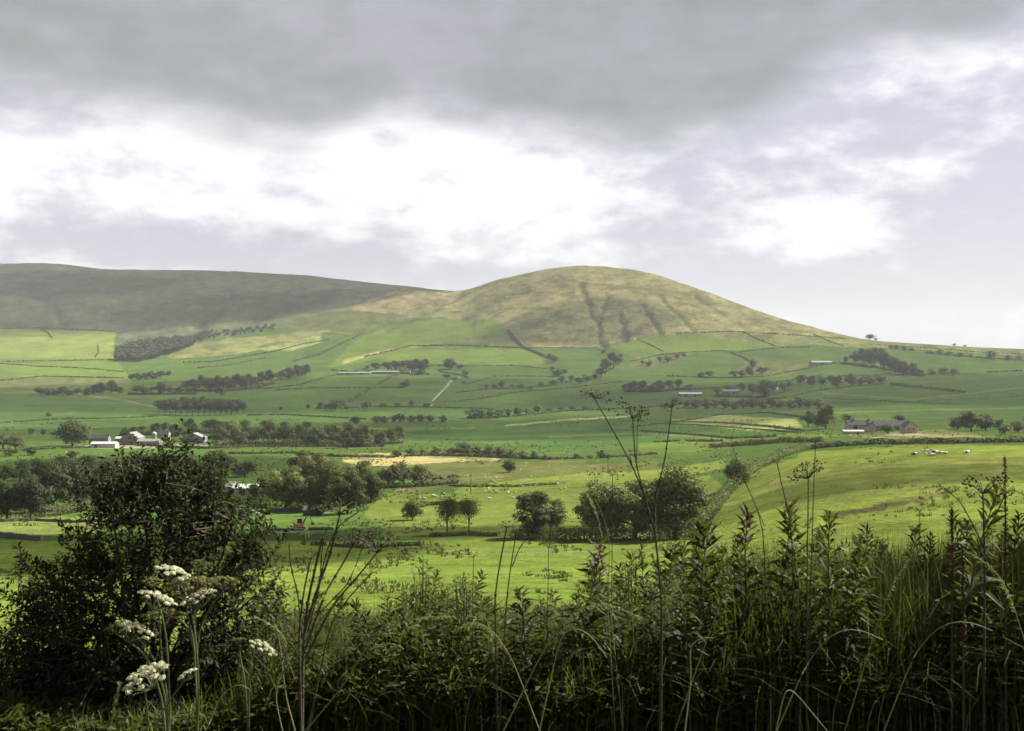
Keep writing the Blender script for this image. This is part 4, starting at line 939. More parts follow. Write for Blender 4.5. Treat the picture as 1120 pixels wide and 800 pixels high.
for px, py, L, rz, lab in ((312, 581, 9, -.06, 'long dark log lying before the orange excavator'), (351, 580, 6, .03, 'shorter dark log lying past the orange excavator')):
    p = ground(px, py); m = MB(); m.tube([(-L / 2, 0, .35), (-L / 4, .05, .4), (0, -.05, .38), (L / 3, .04, .42), (L / 2, 0, .36)], [.38, .42, .4, .36, .3], 9)
    o = link('log', m.mesh('log', WOOD, True), None, p); o.rotation_euler.z = rz; tag(o, lab, 'log', 'logs by the excavator')
p = ground(344, 564); o = thing('covered_heap', 'black covered heap with a pale hoop by the dark wood', 'heap', p)
m = MB(); m.blob((-.6, 0, .5), (3.0, 1.6, 1.1), 14, 8, .1); m.blob((1.0, .1, .9), (1.8, 1.4, 1.2), 12, 8, .1); link('cover', m.mesh('cover', BLACK, True), o)
m = MB(); m.tube([(1.2, -1.3, 1.9), (2.0, -1.4, 1.8), (2.6, -1.45, 1.1), (2.9, -1.5, .0)], [.14] * 4, 7); link('hoop', m.mesh('hoop', WHITEPAINT, True), o)

#FG-BEGIN
# ------------------------------------------------------------------ the bank in front
def at(px, py, Y): return np.array([(px - CX) / F * Y, Y, -(py - CY) / F * Y])
TOPS = [(-80, 740), (0, 740), (60, 755), (150, 755), (230, 735), (290, 660), (330, 636), (400, 650), (430, 634), (480, 612), (530, 634), (580, 642), (630, 636), (700, 620), (760, 600), (850, 590), (950, 585), (1050, 580), (1120, 570), (1200, 570)]
def rise(Y): return np.interp(Y, [4.2, 4.75, 4.95, 5.2, 9], [.24, .32, .75, 1, 1])
def top_at(px): return np.interp(px, *zip(*TOPS))
def leaves_at(C, D, ln, wd, droop=.25, fold=.25, jit=.5):
    """pointed folded leaves growing from C along D: two triangles-pairs each"""
    n = len(C); D = D + rng.normal(size=(n, 3)) * jit * .5; D /= np.linalg.norm(D, axis=1)[:, None] + 1e-9
    ln = np.broadcast_to(np.asarray(ln, float), (n,))[:, None]; wd = np.broadcast_to(np.asarray(wd, float), (n,))[:, None]
    Sd = np.cross(D, np.array([0, 0, 1.]) + rng.normal(size=(n, 3)) * .5); Sd /= np.linalg.norm(Sd, axis=1)[:, None] + 1e-9
    Up = np.cross(Sd, D)
    dz = np.array([0, 0, -1.])
    M = C + D * ln * .45 - Up * wd * fold * .4
    T = C + D * ln + dz * ln * droop * rng.random((n, 1))
    Lm = M + Sd * wd * .5 + Up * wd * fold; Rm = M - Sd * wd * .5 + Up * wd * fold
    V = np.stack([C, Lm, M, Rm, T], 1).reshape(-1, 3)
    b = np.arange(n)[:, None] * 5
    Ft = np.concatenate([b + np.array([[0, 2, 1]]), b + np.array([[0, 3, 2]]), b + np.array([[1, 2, 4]]), b + np.array([[2, 3, 4]])], 0)
    return V, Ft, np.tile(rng.random(n), 4)

# grass and low herbs: nobody could count them
def blades(n, ylo, yhi, name, mat, hmul, wr, label, pxr=(-520, 1700), bend=(.1, .9), filt=None):
    px = rng.uniform(*pxr, n); Y = rng.uniform(ylo, yhi, n)
    if filt is not None:
        k = filt(px, Y); px, Y = px[k], Y[k]; n = len(px)
    X = (px - CX) / F * Y; zg = gzv(X, Y)
    zt = -(top_at(px + rng.normal(size=n) * 14) - CY) / F * Y
    H = np.maximum(zt - zg, .17) * rng.uniform(hmul[0], hmul[1], n) * rise(Y)
    a = rng.uniform(0, 2 * math.pi, n); wind = .35
    dx = np.cos(a) + wind; dy = np.sin(a)
    bd = rng.uniform(*bend, n) ** 1.3
    ts = np.array([0, .3, .6, .84, 1.0]); wd = rng.uniform(*wr, n)
    P = []
    sx = -dy / np.hypot(dx, dy); sy = dx / np.hypot(dx, dy)
    for t in ts:
        hx = bd * H * t ** 2.2 * .85; hz = H * (t - .42 * bd * t ** 3.2)
        c = np.stack([X + dx * hx, Y + dy * hx, zg + hz - .01], 1)
        wv = np.stack([sx, sy, np.zeros(n)], 1) * (wd * (1 - t ** 2 * .93))[:, None] * .5
        P += [c - wv, c + wv]
    V = np.stack(P, 1).reshape(-1, 3)
    b = np.arange(n)[:, None] * 10
    q = np.concatenate([b + np.array([[2 * i, 2 * i + 1, 2 * i + 3, 2 * i + 2]]) for i in range(4)], 0)
    me = mesh(name, V, [q], mat, np.tile(rng.random(n), 4))
    tag(link(name, me), label, 'grass', None, 'stuff')
blades(66000, 4.88, 8.6, 'bank_grass', GRASS, (.35, .95), (.004, .010), 'dense dark green grass covering the near bank')
blades(3200, 4.8, 8.0, 'dry_bank_grass', STRAW, (.5, 1.05), (.003, .006), 'pale dry grass blades among the bank grass', bend=(.4, 1.1))
blades(32000, 5.0, 8.4, 'tall_bank_grass', GRASS, (.75, 1.12), (.003, .007), 'tall fine grass standing along the top of the bank', pxr=(760, 1700), bend=(.1, .8))
blades(5000, 4.9, 7.5, 'long_bank_grass', GRASS, (.6, 1.15), (.005, .010), 'long arching green grass among the leafy stems', pxr=(280, 1200), bend=(.5, 1.2))
def undergrowth(n):
    px = rng.uniform(-520, 1700, n); Y = rng.uniform(4.85, 8.6, n); kp = (px > 300) | (rng.random(n) < .6); px, Y = px[kp], Y[kp]; n = len(px); X = (px - CX) / F * Y; zg = gzv(X, Y)
    H = np.maximum(-(top_at(px) + 8 - CY) / F * Y - zg, .1) * rise(Y)
    clump = .62 + .38 * vnoise(X * 2.2 + 40, Y * 2.2 + 40, 61, 3)
    z = zg + H * clump * rng.random(n) ** .65
    a = rng.uniform(0, 6.28, n)
    D = np.stack([np.cos(a), np.sin(a), rng.uniform(-.2, .7, n)], 1)
    V, Ft, var = leaves_at(np.stack([X, Y, z], 1), D, rng.uniform(.04, .10, n), rng.uniform(.014, .032, n))
    tag(link('undergrowth', mesh('undergrowth', V, [Ft], HERB, var)), 'tangled low leaves filling the near bank', 'undergrowth', None, 'stuff')
undergrowth(128000)

# --- the big black bush
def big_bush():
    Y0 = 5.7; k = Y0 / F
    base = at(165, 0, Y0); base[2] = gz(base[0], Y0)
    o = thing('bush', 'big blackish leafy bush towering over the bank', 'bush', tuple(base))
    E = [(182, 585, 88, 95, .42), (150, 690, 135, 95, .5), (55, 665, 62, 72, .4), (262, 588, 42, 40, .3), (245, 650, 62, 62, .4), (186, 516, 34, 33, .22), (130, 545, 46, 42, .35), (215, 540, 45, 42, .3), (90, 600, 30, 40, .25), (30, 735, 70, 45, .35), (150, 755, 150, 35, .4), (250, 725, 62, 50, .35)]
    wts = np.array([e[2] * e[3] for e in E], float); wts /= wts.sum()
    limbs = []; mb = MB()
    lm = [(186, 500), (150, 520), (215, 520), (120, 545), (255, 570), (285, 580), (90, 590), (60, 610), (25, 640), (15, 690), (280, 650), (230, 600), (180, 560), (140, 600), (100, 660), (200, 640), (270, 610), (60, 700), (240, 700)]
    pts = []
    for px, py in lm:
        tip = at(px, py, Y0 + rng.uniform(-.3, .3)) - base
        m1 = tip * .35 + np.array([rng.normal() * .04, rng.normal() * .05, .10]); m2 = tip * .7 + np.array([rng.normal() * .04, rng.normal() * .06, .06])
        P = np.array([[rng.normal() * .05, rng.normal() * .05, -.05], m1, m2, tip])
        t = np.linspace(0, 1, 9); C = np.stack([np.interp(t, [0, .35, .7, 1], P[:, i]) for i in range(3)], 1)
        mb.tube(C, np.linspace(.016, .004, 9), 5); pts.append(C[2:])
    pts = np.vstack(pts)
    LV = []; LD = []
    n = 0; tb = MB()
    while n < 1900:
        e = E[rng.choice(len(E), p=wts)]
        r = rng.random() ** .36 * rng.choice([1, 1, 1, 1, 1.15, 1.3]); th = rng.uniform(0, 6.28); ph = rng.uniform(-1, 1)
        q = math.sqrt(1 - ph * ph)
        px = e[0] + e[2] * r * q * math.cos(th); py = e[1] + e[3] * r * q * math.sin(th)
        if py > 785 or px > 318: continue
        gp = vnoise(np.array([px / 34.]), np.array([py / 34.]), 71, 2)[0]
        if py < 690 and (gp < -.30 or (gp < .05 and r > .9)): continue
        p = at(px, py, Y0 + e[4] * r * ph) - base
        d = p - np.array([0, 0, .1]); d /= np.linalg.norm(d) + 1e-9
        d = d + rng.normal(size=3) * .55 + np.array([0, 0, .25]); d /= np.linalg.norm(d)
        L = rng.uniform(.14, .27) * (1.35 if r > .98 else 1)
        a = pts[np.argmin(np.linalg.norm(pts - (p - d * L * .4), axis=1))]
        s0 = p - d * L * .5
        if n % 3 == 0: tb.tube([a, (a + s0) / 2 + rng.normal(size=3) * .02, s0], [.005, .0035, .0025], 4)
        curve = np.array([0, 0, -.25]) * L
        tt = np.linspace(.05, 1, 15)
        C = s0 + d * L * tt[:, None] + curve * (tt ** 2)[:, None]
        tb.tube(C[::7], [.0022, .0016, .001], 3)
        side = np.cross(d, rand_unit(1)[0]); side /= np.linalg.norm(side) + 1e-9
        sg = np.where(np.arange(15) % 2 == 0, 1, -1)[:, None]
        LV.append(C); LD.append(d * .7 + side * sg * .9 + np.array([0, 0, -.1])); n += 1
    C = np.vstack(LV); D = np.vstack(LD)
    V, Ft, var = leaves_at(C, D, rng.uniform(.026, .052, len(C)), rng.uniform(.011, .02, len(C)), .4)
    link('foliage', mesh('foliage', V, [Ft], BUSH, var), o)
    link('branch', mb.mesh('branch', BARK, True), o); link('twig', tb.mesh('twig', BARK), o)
big_bush()

def shade_tree(label, X, Y, h, w):  # unseen trees out of view, added to shade the foot of the bank
    cm, tm = templ('hi', 'bush', TREE)
    o = thing('shade_tree', label, 'tree', (X, Y, gz(X, Y)), rng.uniform(0, 6), 'added shade trees')
    for nm, me in (('trunk', tm), ('crown', cm)):
        c = link(nm, me, o); c.scale = (w / .95, w / .95, h)
shade_tree('taller unseen tree added past the bank to shade it', 8.0, 9.0, 8.9, 3.6)
shade_tree('shorter unseen tree added beside the bank to shade it', 7.8, 6.6, 7.0, 3.8)

# --- hogweed in flower
def umbel_meshes(D, seed, nray=19, spent=False, nf=60):
    r = np.random.default_rng(seed); mb = MB(); C = []; Nn = []
    hub = np.array([0, 0, -.42 * D])
    g = math.pi * (3 - 5 ** .5)
    for i in range(nray):
        rad = math.sqrt((i + .4) / nray); th = i * g + r.uniform(-.2, .2)
        c = np.array([rad * math.cos(th) * D / 2, rad * math.sin(th) * D / 2, (-.24 * rad ** 2 + r.uniform(-.03, .03)) * D * .6])
        mb.tube([hub, hub * .5 + c * .5 + np.array([0, 0, -.04 * D * rad]), c - np.array([0, 0, .01])], [.0014, .001, .0008], 4)
        u = r.normal(size=(nf, 3)); u[:, 2] = np.abs(u[:, 2]) * 1.1 - .15; u /= np.linalg.norm(u, axis=1)[:, None]
        rr = D * .076 * r.uniform(.75, 1.15)
        C.append(c + u * rr * np.array([1.15, 1.15, .62]) * r.uniform(.75, 1.05, (nf, 1))); Nn.append(u + r.normal(size=(nf, 3)) * .35)
    V, Fq = quads_at(np.vstack(C), np.vstack(Nn), D * .038 * r.uniform(.7, 1.3, nray * nf), 1.0, .35)
    fl = mesh('florets', V, [Fq], OLDUMBEL if spent else FLORET, np.repeat(r.random(nray), nf) * .5 + r.random(nray * nf) * .5)
    return mb.mesh('rays', DEAD if spent else STEM), fl
UM = [umbel_meshes(.15, 900 + i) for i in range(4)]; US = [umbel_meshes(.17, 950 + i, 22, True, 22) for i in range(2)]
def hogweed(label, base_px, Y, stems):
    """stems: list of (list of (px,py) up to the umbel), umbel width px, spent?, tilt"""
    b = at(base_px, 0, Y); b[2] = gz(b[0], Y); o = thing('hogweed_plant', label, 'wildflower', tuple(b), 0, 'white flowered hogweed')
    for P, w, spent, tilt in stems:
        Q = np.array([np.zeros(3)] + [at(x, y, Y + rng.uniform(-.05, .05)) - b for x, y in P])
        Q[-1][2] -= w * Y / F * .30
        t = np.linspace(0, 1, 12); u = np.linspace(0, 1, len(Q))
        Cv = np.stack([np.interp(t, u, Q[:, i]) for i in range(3)], 1); Cv[1:-1] = (Cv[:-2] + Cv[1:-1] * 2 + Cv[2:]) / 4
        m = MB(); m.tube(Cv, np.linspace(.0048, .0026, 12), 6)
        s = link('stem', m.mesh('stem', STEM, True), o)
        ry, fl = random.choice(US if spent else UM)
        D = w * Y / F; sc = D / (.17 if spent else .15)
        e = bpy.data.objects.new('umbel', ry); COL.objects.link(e); e.parent = o
        e.location = at(P[-1][0], P[-1][1], Y) - b; e.scale = (sc,) * 3; e.rotation_euler = (tilt[0], tilt[1], rng.uniform(0, 6))
        f = link('florets', fl, e)
hogweed('tallest hogweed with stacked creamy umbels before the black bush', 214, 4.5, [
    ([(218, 760), (214, 690), (205, 650), (191, 622)], 40, False, (.30, -.15)), ([(217, 770), (213, 690), (215, 650)], 40, False, (.25, .25)),
    ([(216, 770), (212, 700), (203, 665), (207, 634)], 58, True, (.1, 0)), ([(217, 790), (214, 695), (230, 665), (246, 632)], 34, True, (.2, .35)), ([(216, 780), (211, 680), (218, 614)], 18, True, (.2, .1)),
    ([(216, 780), (212, 690), (190, 672), (180, 668)], 48, True, (.05, -.1))])
hogweed('left hogweed with three pale umbels leaning outward', 184, 4.35, [
    ([(182, 765), (168, 718), (150, 684)], 44, False, (.35, -.25)), ([(184, 770), (176, 715), (174, 650)], 44, False, (.4, -.05)), ([(186, 775), (182, 690), (168, 634)], 24, True, (.2, -.2)), ([(178, 765), (160, 715), (125, 686)], 20, True, (.2, -.5))])
hogweed('low hogweed with a broad umbel near the bank foot', 160, 4.2, [([(162, 785), (158, 735)], 54, False, (.42, .1)), ([(170, 790), (190, 760), (204, 735)], 24, False, (.4, .3))])
hogweed('hogweed leaning out of the grass beside the black bush', 272, 4.8, [([(272, 745), (280, 722), (289, 705)], 32, False, (.4, .3)), ([(268, 745), (262, 715), (262, 698)], 16, True, (.3, 0))])
for px, py, w_, lab in ((424, 703, 17, 'small white umbel low in the grass by the dead stalk'), (303, 744, 14, 'tiny white umbel deep in the dark grass'), (507, 634, 20, 'dull cream umbel among pale green herbs'), (1056, 590, 14, 'small buff umbel high in the grassy bank'), (868, 592, 13, 'small cream umbel before the knoll field')):
    hogweed(lab, px, 5.2, [([(px, py + 60), (px + 1, py + 3)], w_, w_ > 18, (.35, .1))])

# --- dead stalks
DU = []
def dead_head(D, seed, nray=13):
    r = np.random.default_rng(seed); m = MB(); C = []; Nn = []
    for i in range(nray):
        th = i * 2.4; rad = D / 2 * r.uniform(.55, 1.05); z = D * r.uniform(.02, .36)
        c = np.array([rad * math.cos(th), rad * math.sin(th), z])
        m.tube([(0, 0, 0), c * .5 + np.array([0, 0, .05 * D]), c], [.0016, .0011, .0008], 4)
        k = 9; C.append(c + r.normal(size=(k, 3)) * np.array([.008, .008, .006]) * D / .12); Nn.append(r.normal(size=(k, 3)))
    V, Fq = quads_at(np.vstack(C), np.vstack(Nn), .0065 * D / .12, .8, .3); m.add(V, Fq)
    return m.mesh('seed_head', DEAD)
DHS = [dead_head(.12, 400 + i) for i in range(4)]
def dead_plant(label, base_px, Y, base_py, stems, r0=.007, group='dead umbel stalks', heads=True):
    b = at(base_px, 0, Y); b[2] = gz(b[0], Y); o = thing('dead_stalk', label, 'dead stalk', tuple(b), 0, group)
    for P, ra, w in stems:
        Q = np.array([at(x, y, Y + (rng.uniform(-.06, .06) if i else 0)) - b for i, (x, y) in enumerate(P)])
        if P[0][1] > base_py: Q[0] = (Q[0][0] * 0, 0, -.02)
        t = np.linspace(0, 1, 14); sl_ = np.concatenate([[0], np.cumsum(np.linalg.norm(np.diff(Q, axis=0), axis=1))]); sl_ /= sl_[-1]
        Cv = np.stack([np.interp(t, sl_, Q[:, i]) for i in range(3)], 1); Cv[1:-1] = (Cv[:-2] + Cv[1:-1] * 2 + Cv[2:]) / 4
        m = MB(); m.tube(Cv, np.linspace(ra, ra * .55, 14), 6)
        for q in (4, 9): m.blob(Cv[q], ra * 1.25, 6, 4)
        st_ = link('stem', m.mesh('stem', DEAD, True), o)
        if w:
            h = link('seed_head', random.choice(DHS), o, tuple(Cv[-1])); s = w * Y / F / .12; h.scale = (s, s, s); h.rotation_euler = (rng.uniform(-.3, .4), rng.uniform(-.3, .3), rng.uniform(0, 6))
dead_plant('tall dead stalk forking into three before the humped grove', 722, 4.6, 700, [
    ([(724, 900), (724, 660), (717, 585), (716, 580)], .0075, 0), ([(717, 585), (706, 545), (692, 510), (670, 470), (650, 436)], .0046, 30),
    ([(717, 583), (704, 540), (695, 505), (692, 458)], .0045, 44), ([(717, 583), (716, 545), (727, 505), (735, 446)], .0042, 24), ([(692, 512), (689, 500), (690, 494)], .003, 8), ([(696, 512), (697, 470), (699, 450)], .002, 14)])
dead_plant('thick bunch of dead stalks spreading by the orange excavator', 330, 4.6, 720, [
    ([(330, 900), (331, 720), (336, 660), (352, 590)], .0088, 20), ([(331, 700), (345, 650), (360, 610), (372, 562)], .0072, 44), ([(332, 715), (355, 650), (376, 615), (386, 596)], .006, 40), ([(329, 740), (327, 690), (333, 640), (340, 612)], .006, 22), ([(334, 730), (362, 680), (384, 650), (404, 630)], .005, 26), ([(334, 720), (365, 660), (392, 630), (412, 605)], .006, 52),
    ([(331, 700), (326, 650), (318, 620), (316, 597)], .004, 10), ([(345, 655), (358, 600), (370, 575), (392, 560)], .004, 18), ([(337, 690), (350, 640), (352, 600), (357, 580)], .004, 14), ([(350, 670), (380, 640), (392, 612), (398, 592)], .003, 24)])
dead_plant('pair of dark bent stalks in front of the many-stemmed tree', 545, 4.8, 700, [([(540, 900), (541, 650), (548, 610), (554, 578)], .006, 20), ([(552, 900), (554, 655), (560, 610), (565, 582)], .0045, 0), ([(560, 620), (568, 600), (575, 590)], .003, 12)])
dead_plant('slender stalk with a flat seed head against the knoll', 882, 4.8, 640, [([(882, 900), (883, 600), (884, 560), (884, 524)], .0042, 44), ([(884, 900), (888, 600), (890, 530), (892, 484)], .0032, 10)])
dead_plant('thin stalk leaning across the knoll edge', 870, 5.0, 640, [([(872, 900), (866, 572), (858, 545), (850, 507)], .004, 12)])
dead_plant('thin stalk leaning by the dark upright tree', 842, 5.1, 640, [([(848, 900), (835, 573), (824, 545), (813, 524)], .004, 14), ([(836, 575), (812, 520), (798, 480), (804, 467)], .002, 0)])
dead_plant('branching dead stalk at the right end of the bank', 1076, 4.7, 640, [([(1078, 900), (1077, 610), (1076, 570), (1075, 540)], .006, 52), ([(1077, 600), (1062, 570), (1050, 548), (1040, 540)], .0035, 22), ([(1077, 585), (1090, 562), (1100, 540)], .0035, 26), ([(1077, 610), (1064, 590), (1058, 580)], .003, 16)])
for px, tip, lab in ((516, 610, 'faint thin straw stalk left of the bent pair'), (459, 640, 'faint thin stalk by the pale green herbs'), (1004, 560, 'thin stalk rising from the grassy bank'), (668, 520, 'straight thin stalk before the humped grove'), (598, 600, 'thin short stalk before the rough verge')):
    dead_plant(lab, px, 5.0, 640, [([(px, 900), (px + 1, 660), (px + 2, tip)], .0028, 12)])
# dock spires
def dock(label, P, Y, w):
    b = at(P[0][0], 0, Y); b[2] = gz(b[0], Y); o = thing('dock_spire', label, 'dock', tuple(b), 0, 'seeding docks')
    Q = np.array([(0, 0, 0)] + [at(x, y, Y) - b for x, y in P]); m = MB()
    t = np.linspace(0, 1, 16); Cv = np.stack([np.interp(t, np.linspace(0, 1, len(Q)), Q[:, i]) for i in range(3)], 1)
    m.tube(Cv, np.linspace(.006, .002, 16), 5); link('stem', m.mesh('stem', DEAD, True), o)
    n = 420; k = np.clip(rng.beta(1.6, 1.2, n) * .62 + .38, 0, 1); C = np.stack([np.interp(k, t, Cv[:, i]) for i in range(3)], 1)
    lump = .5 + .5 * np.sin(k * 60); rr = w * Y / F * .5 * (1.15 - k * .7) * (.5 + .5 * lump)
    u = rand_unit(n); C = C + u * (rr * rng.random(n) ** .5)[:, None]
    V, Fq = quads_at(C, u, rng.uniform(.006, .012, n), .8); link('seeds', mesh('seeds', V, [Fq], OLDUMBEL if False else DOCKM, rng.random(n)), o)
DOCKM = leaf_mat('dock_seed', (.035, .026, .014), (.075, .055, .028), .1, .8, .1, 8.0)
dock('tall dark seeding dock at the far right edge of the bank', [(1100, 640), (1100, 590), (1099, 500)], 4.8, 16)
dock('shorter dark dock spire below the branching stalk', [(1054, 720), (1054, 680), (1053, 600)], 4.3, 14)
dock('slim dock spire beside the leafy willowherb', [(1041, 660), (1042, 610), (1041, 555)], 4.8, 13)

# --- willowherb
def willow_tmpl(seed, flower=False, nl=95):
    r = np.random.default_rng(seed); t = np.linspace(0, 1, 12); lean = r.normal() * .06
    Cv = np.stack([lean * t ** 2 + .01 * np.sin(t * 9), r.normal() * .05 * t ** 2, t * .97], 1)
    m = MB(); m.tube(Cv, np.linspace(.0055, .0018, 12), 5); sm = m.mesh('stem', STEM, True)
    k = np.sort(r.uniform(.18, 1, nl)); a = np.arange(nl) * 2.4 + r.uniform(-.3, .3, nl)
    C = np.stack([np.interp(k, t, Cv[:, i]) for i in range(3)], 1)
    D = np.stack([np.cos(a), np.sin(a), .25 + 1.1 * k ** 3], 1)
    ln = .165 * (1.1 - .60 * k ** 2) * r.uniform(.75, 1.15, nl)
    V, Ft, var = leaves_at(C, D, ln, ln * .21, .75, .25, .25)
    lm = mesh('foliage', V, [Ft], HERB, var)
    fm = None
    if flower:
        n = 40; kk = r.uniform(.86, .99, n); C = np.stack([np.interp(kk, t, Cv[:, i]) for i in range(3)], 1); u = rand_unit(n)
        V, Fq = quads_at(C + u * .018, u, .013, .9); fm = mesh('blossom', V, [Fq], PINK, r.random(n))
    return sm, lm, fm
WT = [willow_tmpl(600 + i, i >= 5) for i in range(7)]
def willow(px, tip, Y, label, group, flower=False, wide=1.0):
    X = (px - CX) / F * Y; zg = gz(X, Y); H = -(tip - CY) / F * Y - zg
    if H < .15: return
    tm = WT[random.choice((5, 6))] if flower else random.choice(WT[:5])
    o = thing('willowherb_plant', label, 'willowherb', (X, Y, zg), rng.uniform(0, 6.28), group); o.rotation_euler = (rng.normal() * .13, rng.normal() * .13, rng.uniform(0, 6.28))
    for nm, me in zip(('stem', 'foliage', 'blossom'), tm):
        if me: c = link(nm, me, o); c.scale = (H ** .5 * wide * .95, H ** .5 * wide * .95, H)
heroes = [(636, 578, 1, 'willowherb tipped with a pink flower before the humped grove'), (747, 560, 0, 'willowherb with drooping leaf fan below the grove edge'), (784, 566, 0, 'leafy willowherb crossing the foot of the knoll hedge'), (800, 553, 1, 'pinkish topped willowherb at the knoll corner'),
          (847, 543, 1, 'willowherb with pinkish tip on the knoll slope'), (880, 552, 0, 'willowherb beside the flat seed head stalk'), (904, 548, 0, 'bushy topped willowherb just past the seed head stalk'), (1028, 512, 0, 'tallest willowherb spire standing against the knoll'), (1106, 548, 0, 'willowherb at the end of the bank beside the dock')]
for px, tip, fl, lab in heroes: willow(px, tip, 5.2, lab, 'tall willowherbs', fl, 1.15)
zones = [(340, 420, 8, 'dark leafy stem in the grass around the dead bunch'), (425, 540, 9, 'leafy stem among the pale green herbs'), (545, 640, 11, 'leafy stem in the tangle before the verge'), (645, 735, 13, 'leafy stem crowding the foot of the forked stalk'), (735, 835, 16, 'lance-leaved stem massed below the knoll hedge'), (840, 950, 8, 'leafy stem massed before the knoll field'), (950, 1125, 9, 'leafy stem in the tall bank by the docks')]
for a, b_, n, lab in zones:
    for i in range(n):
        px = a + (b_ - a) * (i + rng.random()) / n
        willow(px, float(top_at(px)) - (rng.uniform(-26, 8) if px < 650 else rng.uniform(-22, 24)), rng.uniform(5.0, 7.4), lab, lab.replace('stem', 'stems'), False, rng.uniform(.9, 1.3))
# pale green frothy herbs
HERBL = leaf_mat('pale_herb_leaves', (.060, .085, .024), (.12, .145, .05), .35, .6, .2, 3.0)
def froth(label, px, tip, wpx, Y):
    X = (px - CX) / F * Y; zg = gz(X, Y); H = -(tip - CY) / F * Y - zg; w_ = wpx * Y / F
    o = thing('meadow_herb', label, 'herb', (X, Y, zg), 0, 'pale frothy herbs')
    m = MB(); C = []; D = []
    for i in range(26):
        tx = rng.normal() * w_ * .26; ty = rng.normal() * .14; hh = H * (1 - .35 * abs(tx) / (w_ * .5) - rng.uniform(0, .12))
        P = np.array([(tx * .2, ty * .2, 0), (tx * .6, ty * .6, hh * .55), (tx, ty, hh)]); m.tube(P, [.004, .003, .0015], 4)
        n = 46; k = rng.uniform(.25, 1, n); c = np.stack([np.interp(k, [0, .5, 1], P[:, q]) for q in range(3)], 1)
        u = rand_unit(n); C.append(c + u * (.05 * rng.random((n, 1)))); D.append(u + np.array([0, 0, .3]))
    link('stem', m.mesh('stem', STEM), o)
    C = np.vstack(C); V, Ft, var = leaves_at(C, np.vstack(D), rng.uniform(.02, .045, len(C)), rng.uniform(.009, .018, len(C)))
    link('foliage', mesh('foliage', V, [Ft], HERBL, var), o)
froth('broad pale green herb left of the cream umbel', 462, 612, 80, 5.6); froth('pale green herb clump under the cream umbel', 508, 622, 70, 5.4); froth('pale herb clump hugging the black bush side', 290, 640, 70, 5.8); froth('light leafy herb below the humped grove', 690, 602, 60, 6.0); froth('light leafy herb at the knoll corner', 820, 590, 70, 6.0); froth('feathery pale herb mound in the long bank', 950, 574, 110, 6.2); froth('feathery pale herb at the bank end', 1095, 560, 90, 6.0)
# arching grass stems with seed heads
def arch(label, P, Y, wpx=1.6, head=True):
    wpx *= .72
    b = at(P[0][0] - 1.3 * (P[-1][0] - P[0][0]) * .55, 0, Y); b[2] = gz(b[0], Y); o = thing('grass_stem', label, 'grass stem', tuple(b), 0, 'arching grass stems')
    Q = np.array([at(x, y, Y) - b for x, y in P]); Q = np.vstack([[0, 0, 0], Q])
    u = np.concatenate([[0], np.cumsum(np.linalg.norm(np.diff(Q, axis=0), axis=1))]); t = np.linspace(0, u[-1], 22)
    Cv = np.stack([np.interp(t, u, Q[:, i]) for i in range(3)], 1)
    for _ in range(3): Cv[1:-1] = (Cv[:-2] + Cv[1:-1] * 2 + Cv[2:]) / 4
    m = MB(); m.tube(Cv, np.linspace(wpx, wpx * .45, 22) * Y / F * .5, 4); link('stem', m.mesh('stem', STRAW, True, True), o)
    if head:
        n = 110; k = rng.uniform(.66, 1, n) * u[-1]; C = np.stack([np.interp(k, t, Cv[:, i]) for i in range(3)], 1); d = np.gradient(Cv, axis=0)[-1]
        V, Ft, var = leaves_at(C, np.tile(d / np.linalg.norm(d), (n, 1)) + rand_unit(n) * .6, .020, .0035); link('seed_head', mesh('seed_head', V, [Ft], STRAW, var), o)
arch('long arching grass stem with a pale head below the herbs', [(384, 740), (395, 712), (428, 684), (462, 674), (496, 675)], 4.4, 2.2)
arch('pale curved grass blade glowing low before the forked stalk', [(614, 690), (630, 682), (645, 692), (664, 720)], 4.2, 2.4, False)
arch('grass stem curving over towards the forked stalk', [(600, 700), (630, 665), (660, 656), (700, 676)], 4.3, 2.0)
arch('short bright hooked grass blade in the dark bank', [(757, 735), (752, 708), (764, 694), (780, 698)], 4.0, 2.6, False)
arch('long drooping grass stem in the dark right bank', [(880, 730), (905, 694), (935, 684), (965, 700)], 4.0, 2.0, False)
arch('pale grass stem bowing beneath the branching stalk', [(1000, 715), (1025, 684), (1055, 676), (1085, 690)], 4.0, 2.0, False)
arch('low grass stem leaning out at the dark bottom of the bank', [(860, 745), (880, 770), (905, 800)], 3.7, 2.4, False)
arch('upright pale blade before the humped grove', [(665, 640), (660, 600), (655, 560), (640, 538)], 4.7, 1.6)
arch('second pale blade nodding before the humped grove', [(664, 650), (668, 600), (664, 570), (650, 545)], 4.7, 1.5, False)
arch('pale grass blade bent over beside the black bush', [(312, 760), (306, 700), (296, 668), (286, 650)], 4.5, 2.2, False)
arch('twin grass blade crossing beside the black bush', [(300, 760), (318, 706), (300, 684), (280, 676)], 4.6, 1.8)
arch('grass blade curling at the foot of the hogweed', [(228, 795), (240, 762), (262, 745), (275, 756)], 4.2, 2.0, False)
arch('straight pale grass stem beside the low hogweed', [(120, 800), (126, 770), (131, 748)], 4.2, 1.6)
arch('grass stem arching in the tangle before the verge', [(560, 720), (540, 690), (520, 676), (498, 690)], 4.4, 1.8)
arch('drooping seed stem in front of the knoll corner', [(780, 680), (798, 640), (820, 612), (850, 600)], 4.6, 1.6)
arch('drooping seed stem in the long bank', [(960, 680), (975, 640), (995, 608), (1020, 590)], 4.6, 1.6)
arch('drooping seed stem at the far end of the bank', [(1120, 700), (1105, 650), (1088, 620), (1062, 606)], 4.5, 1.6)
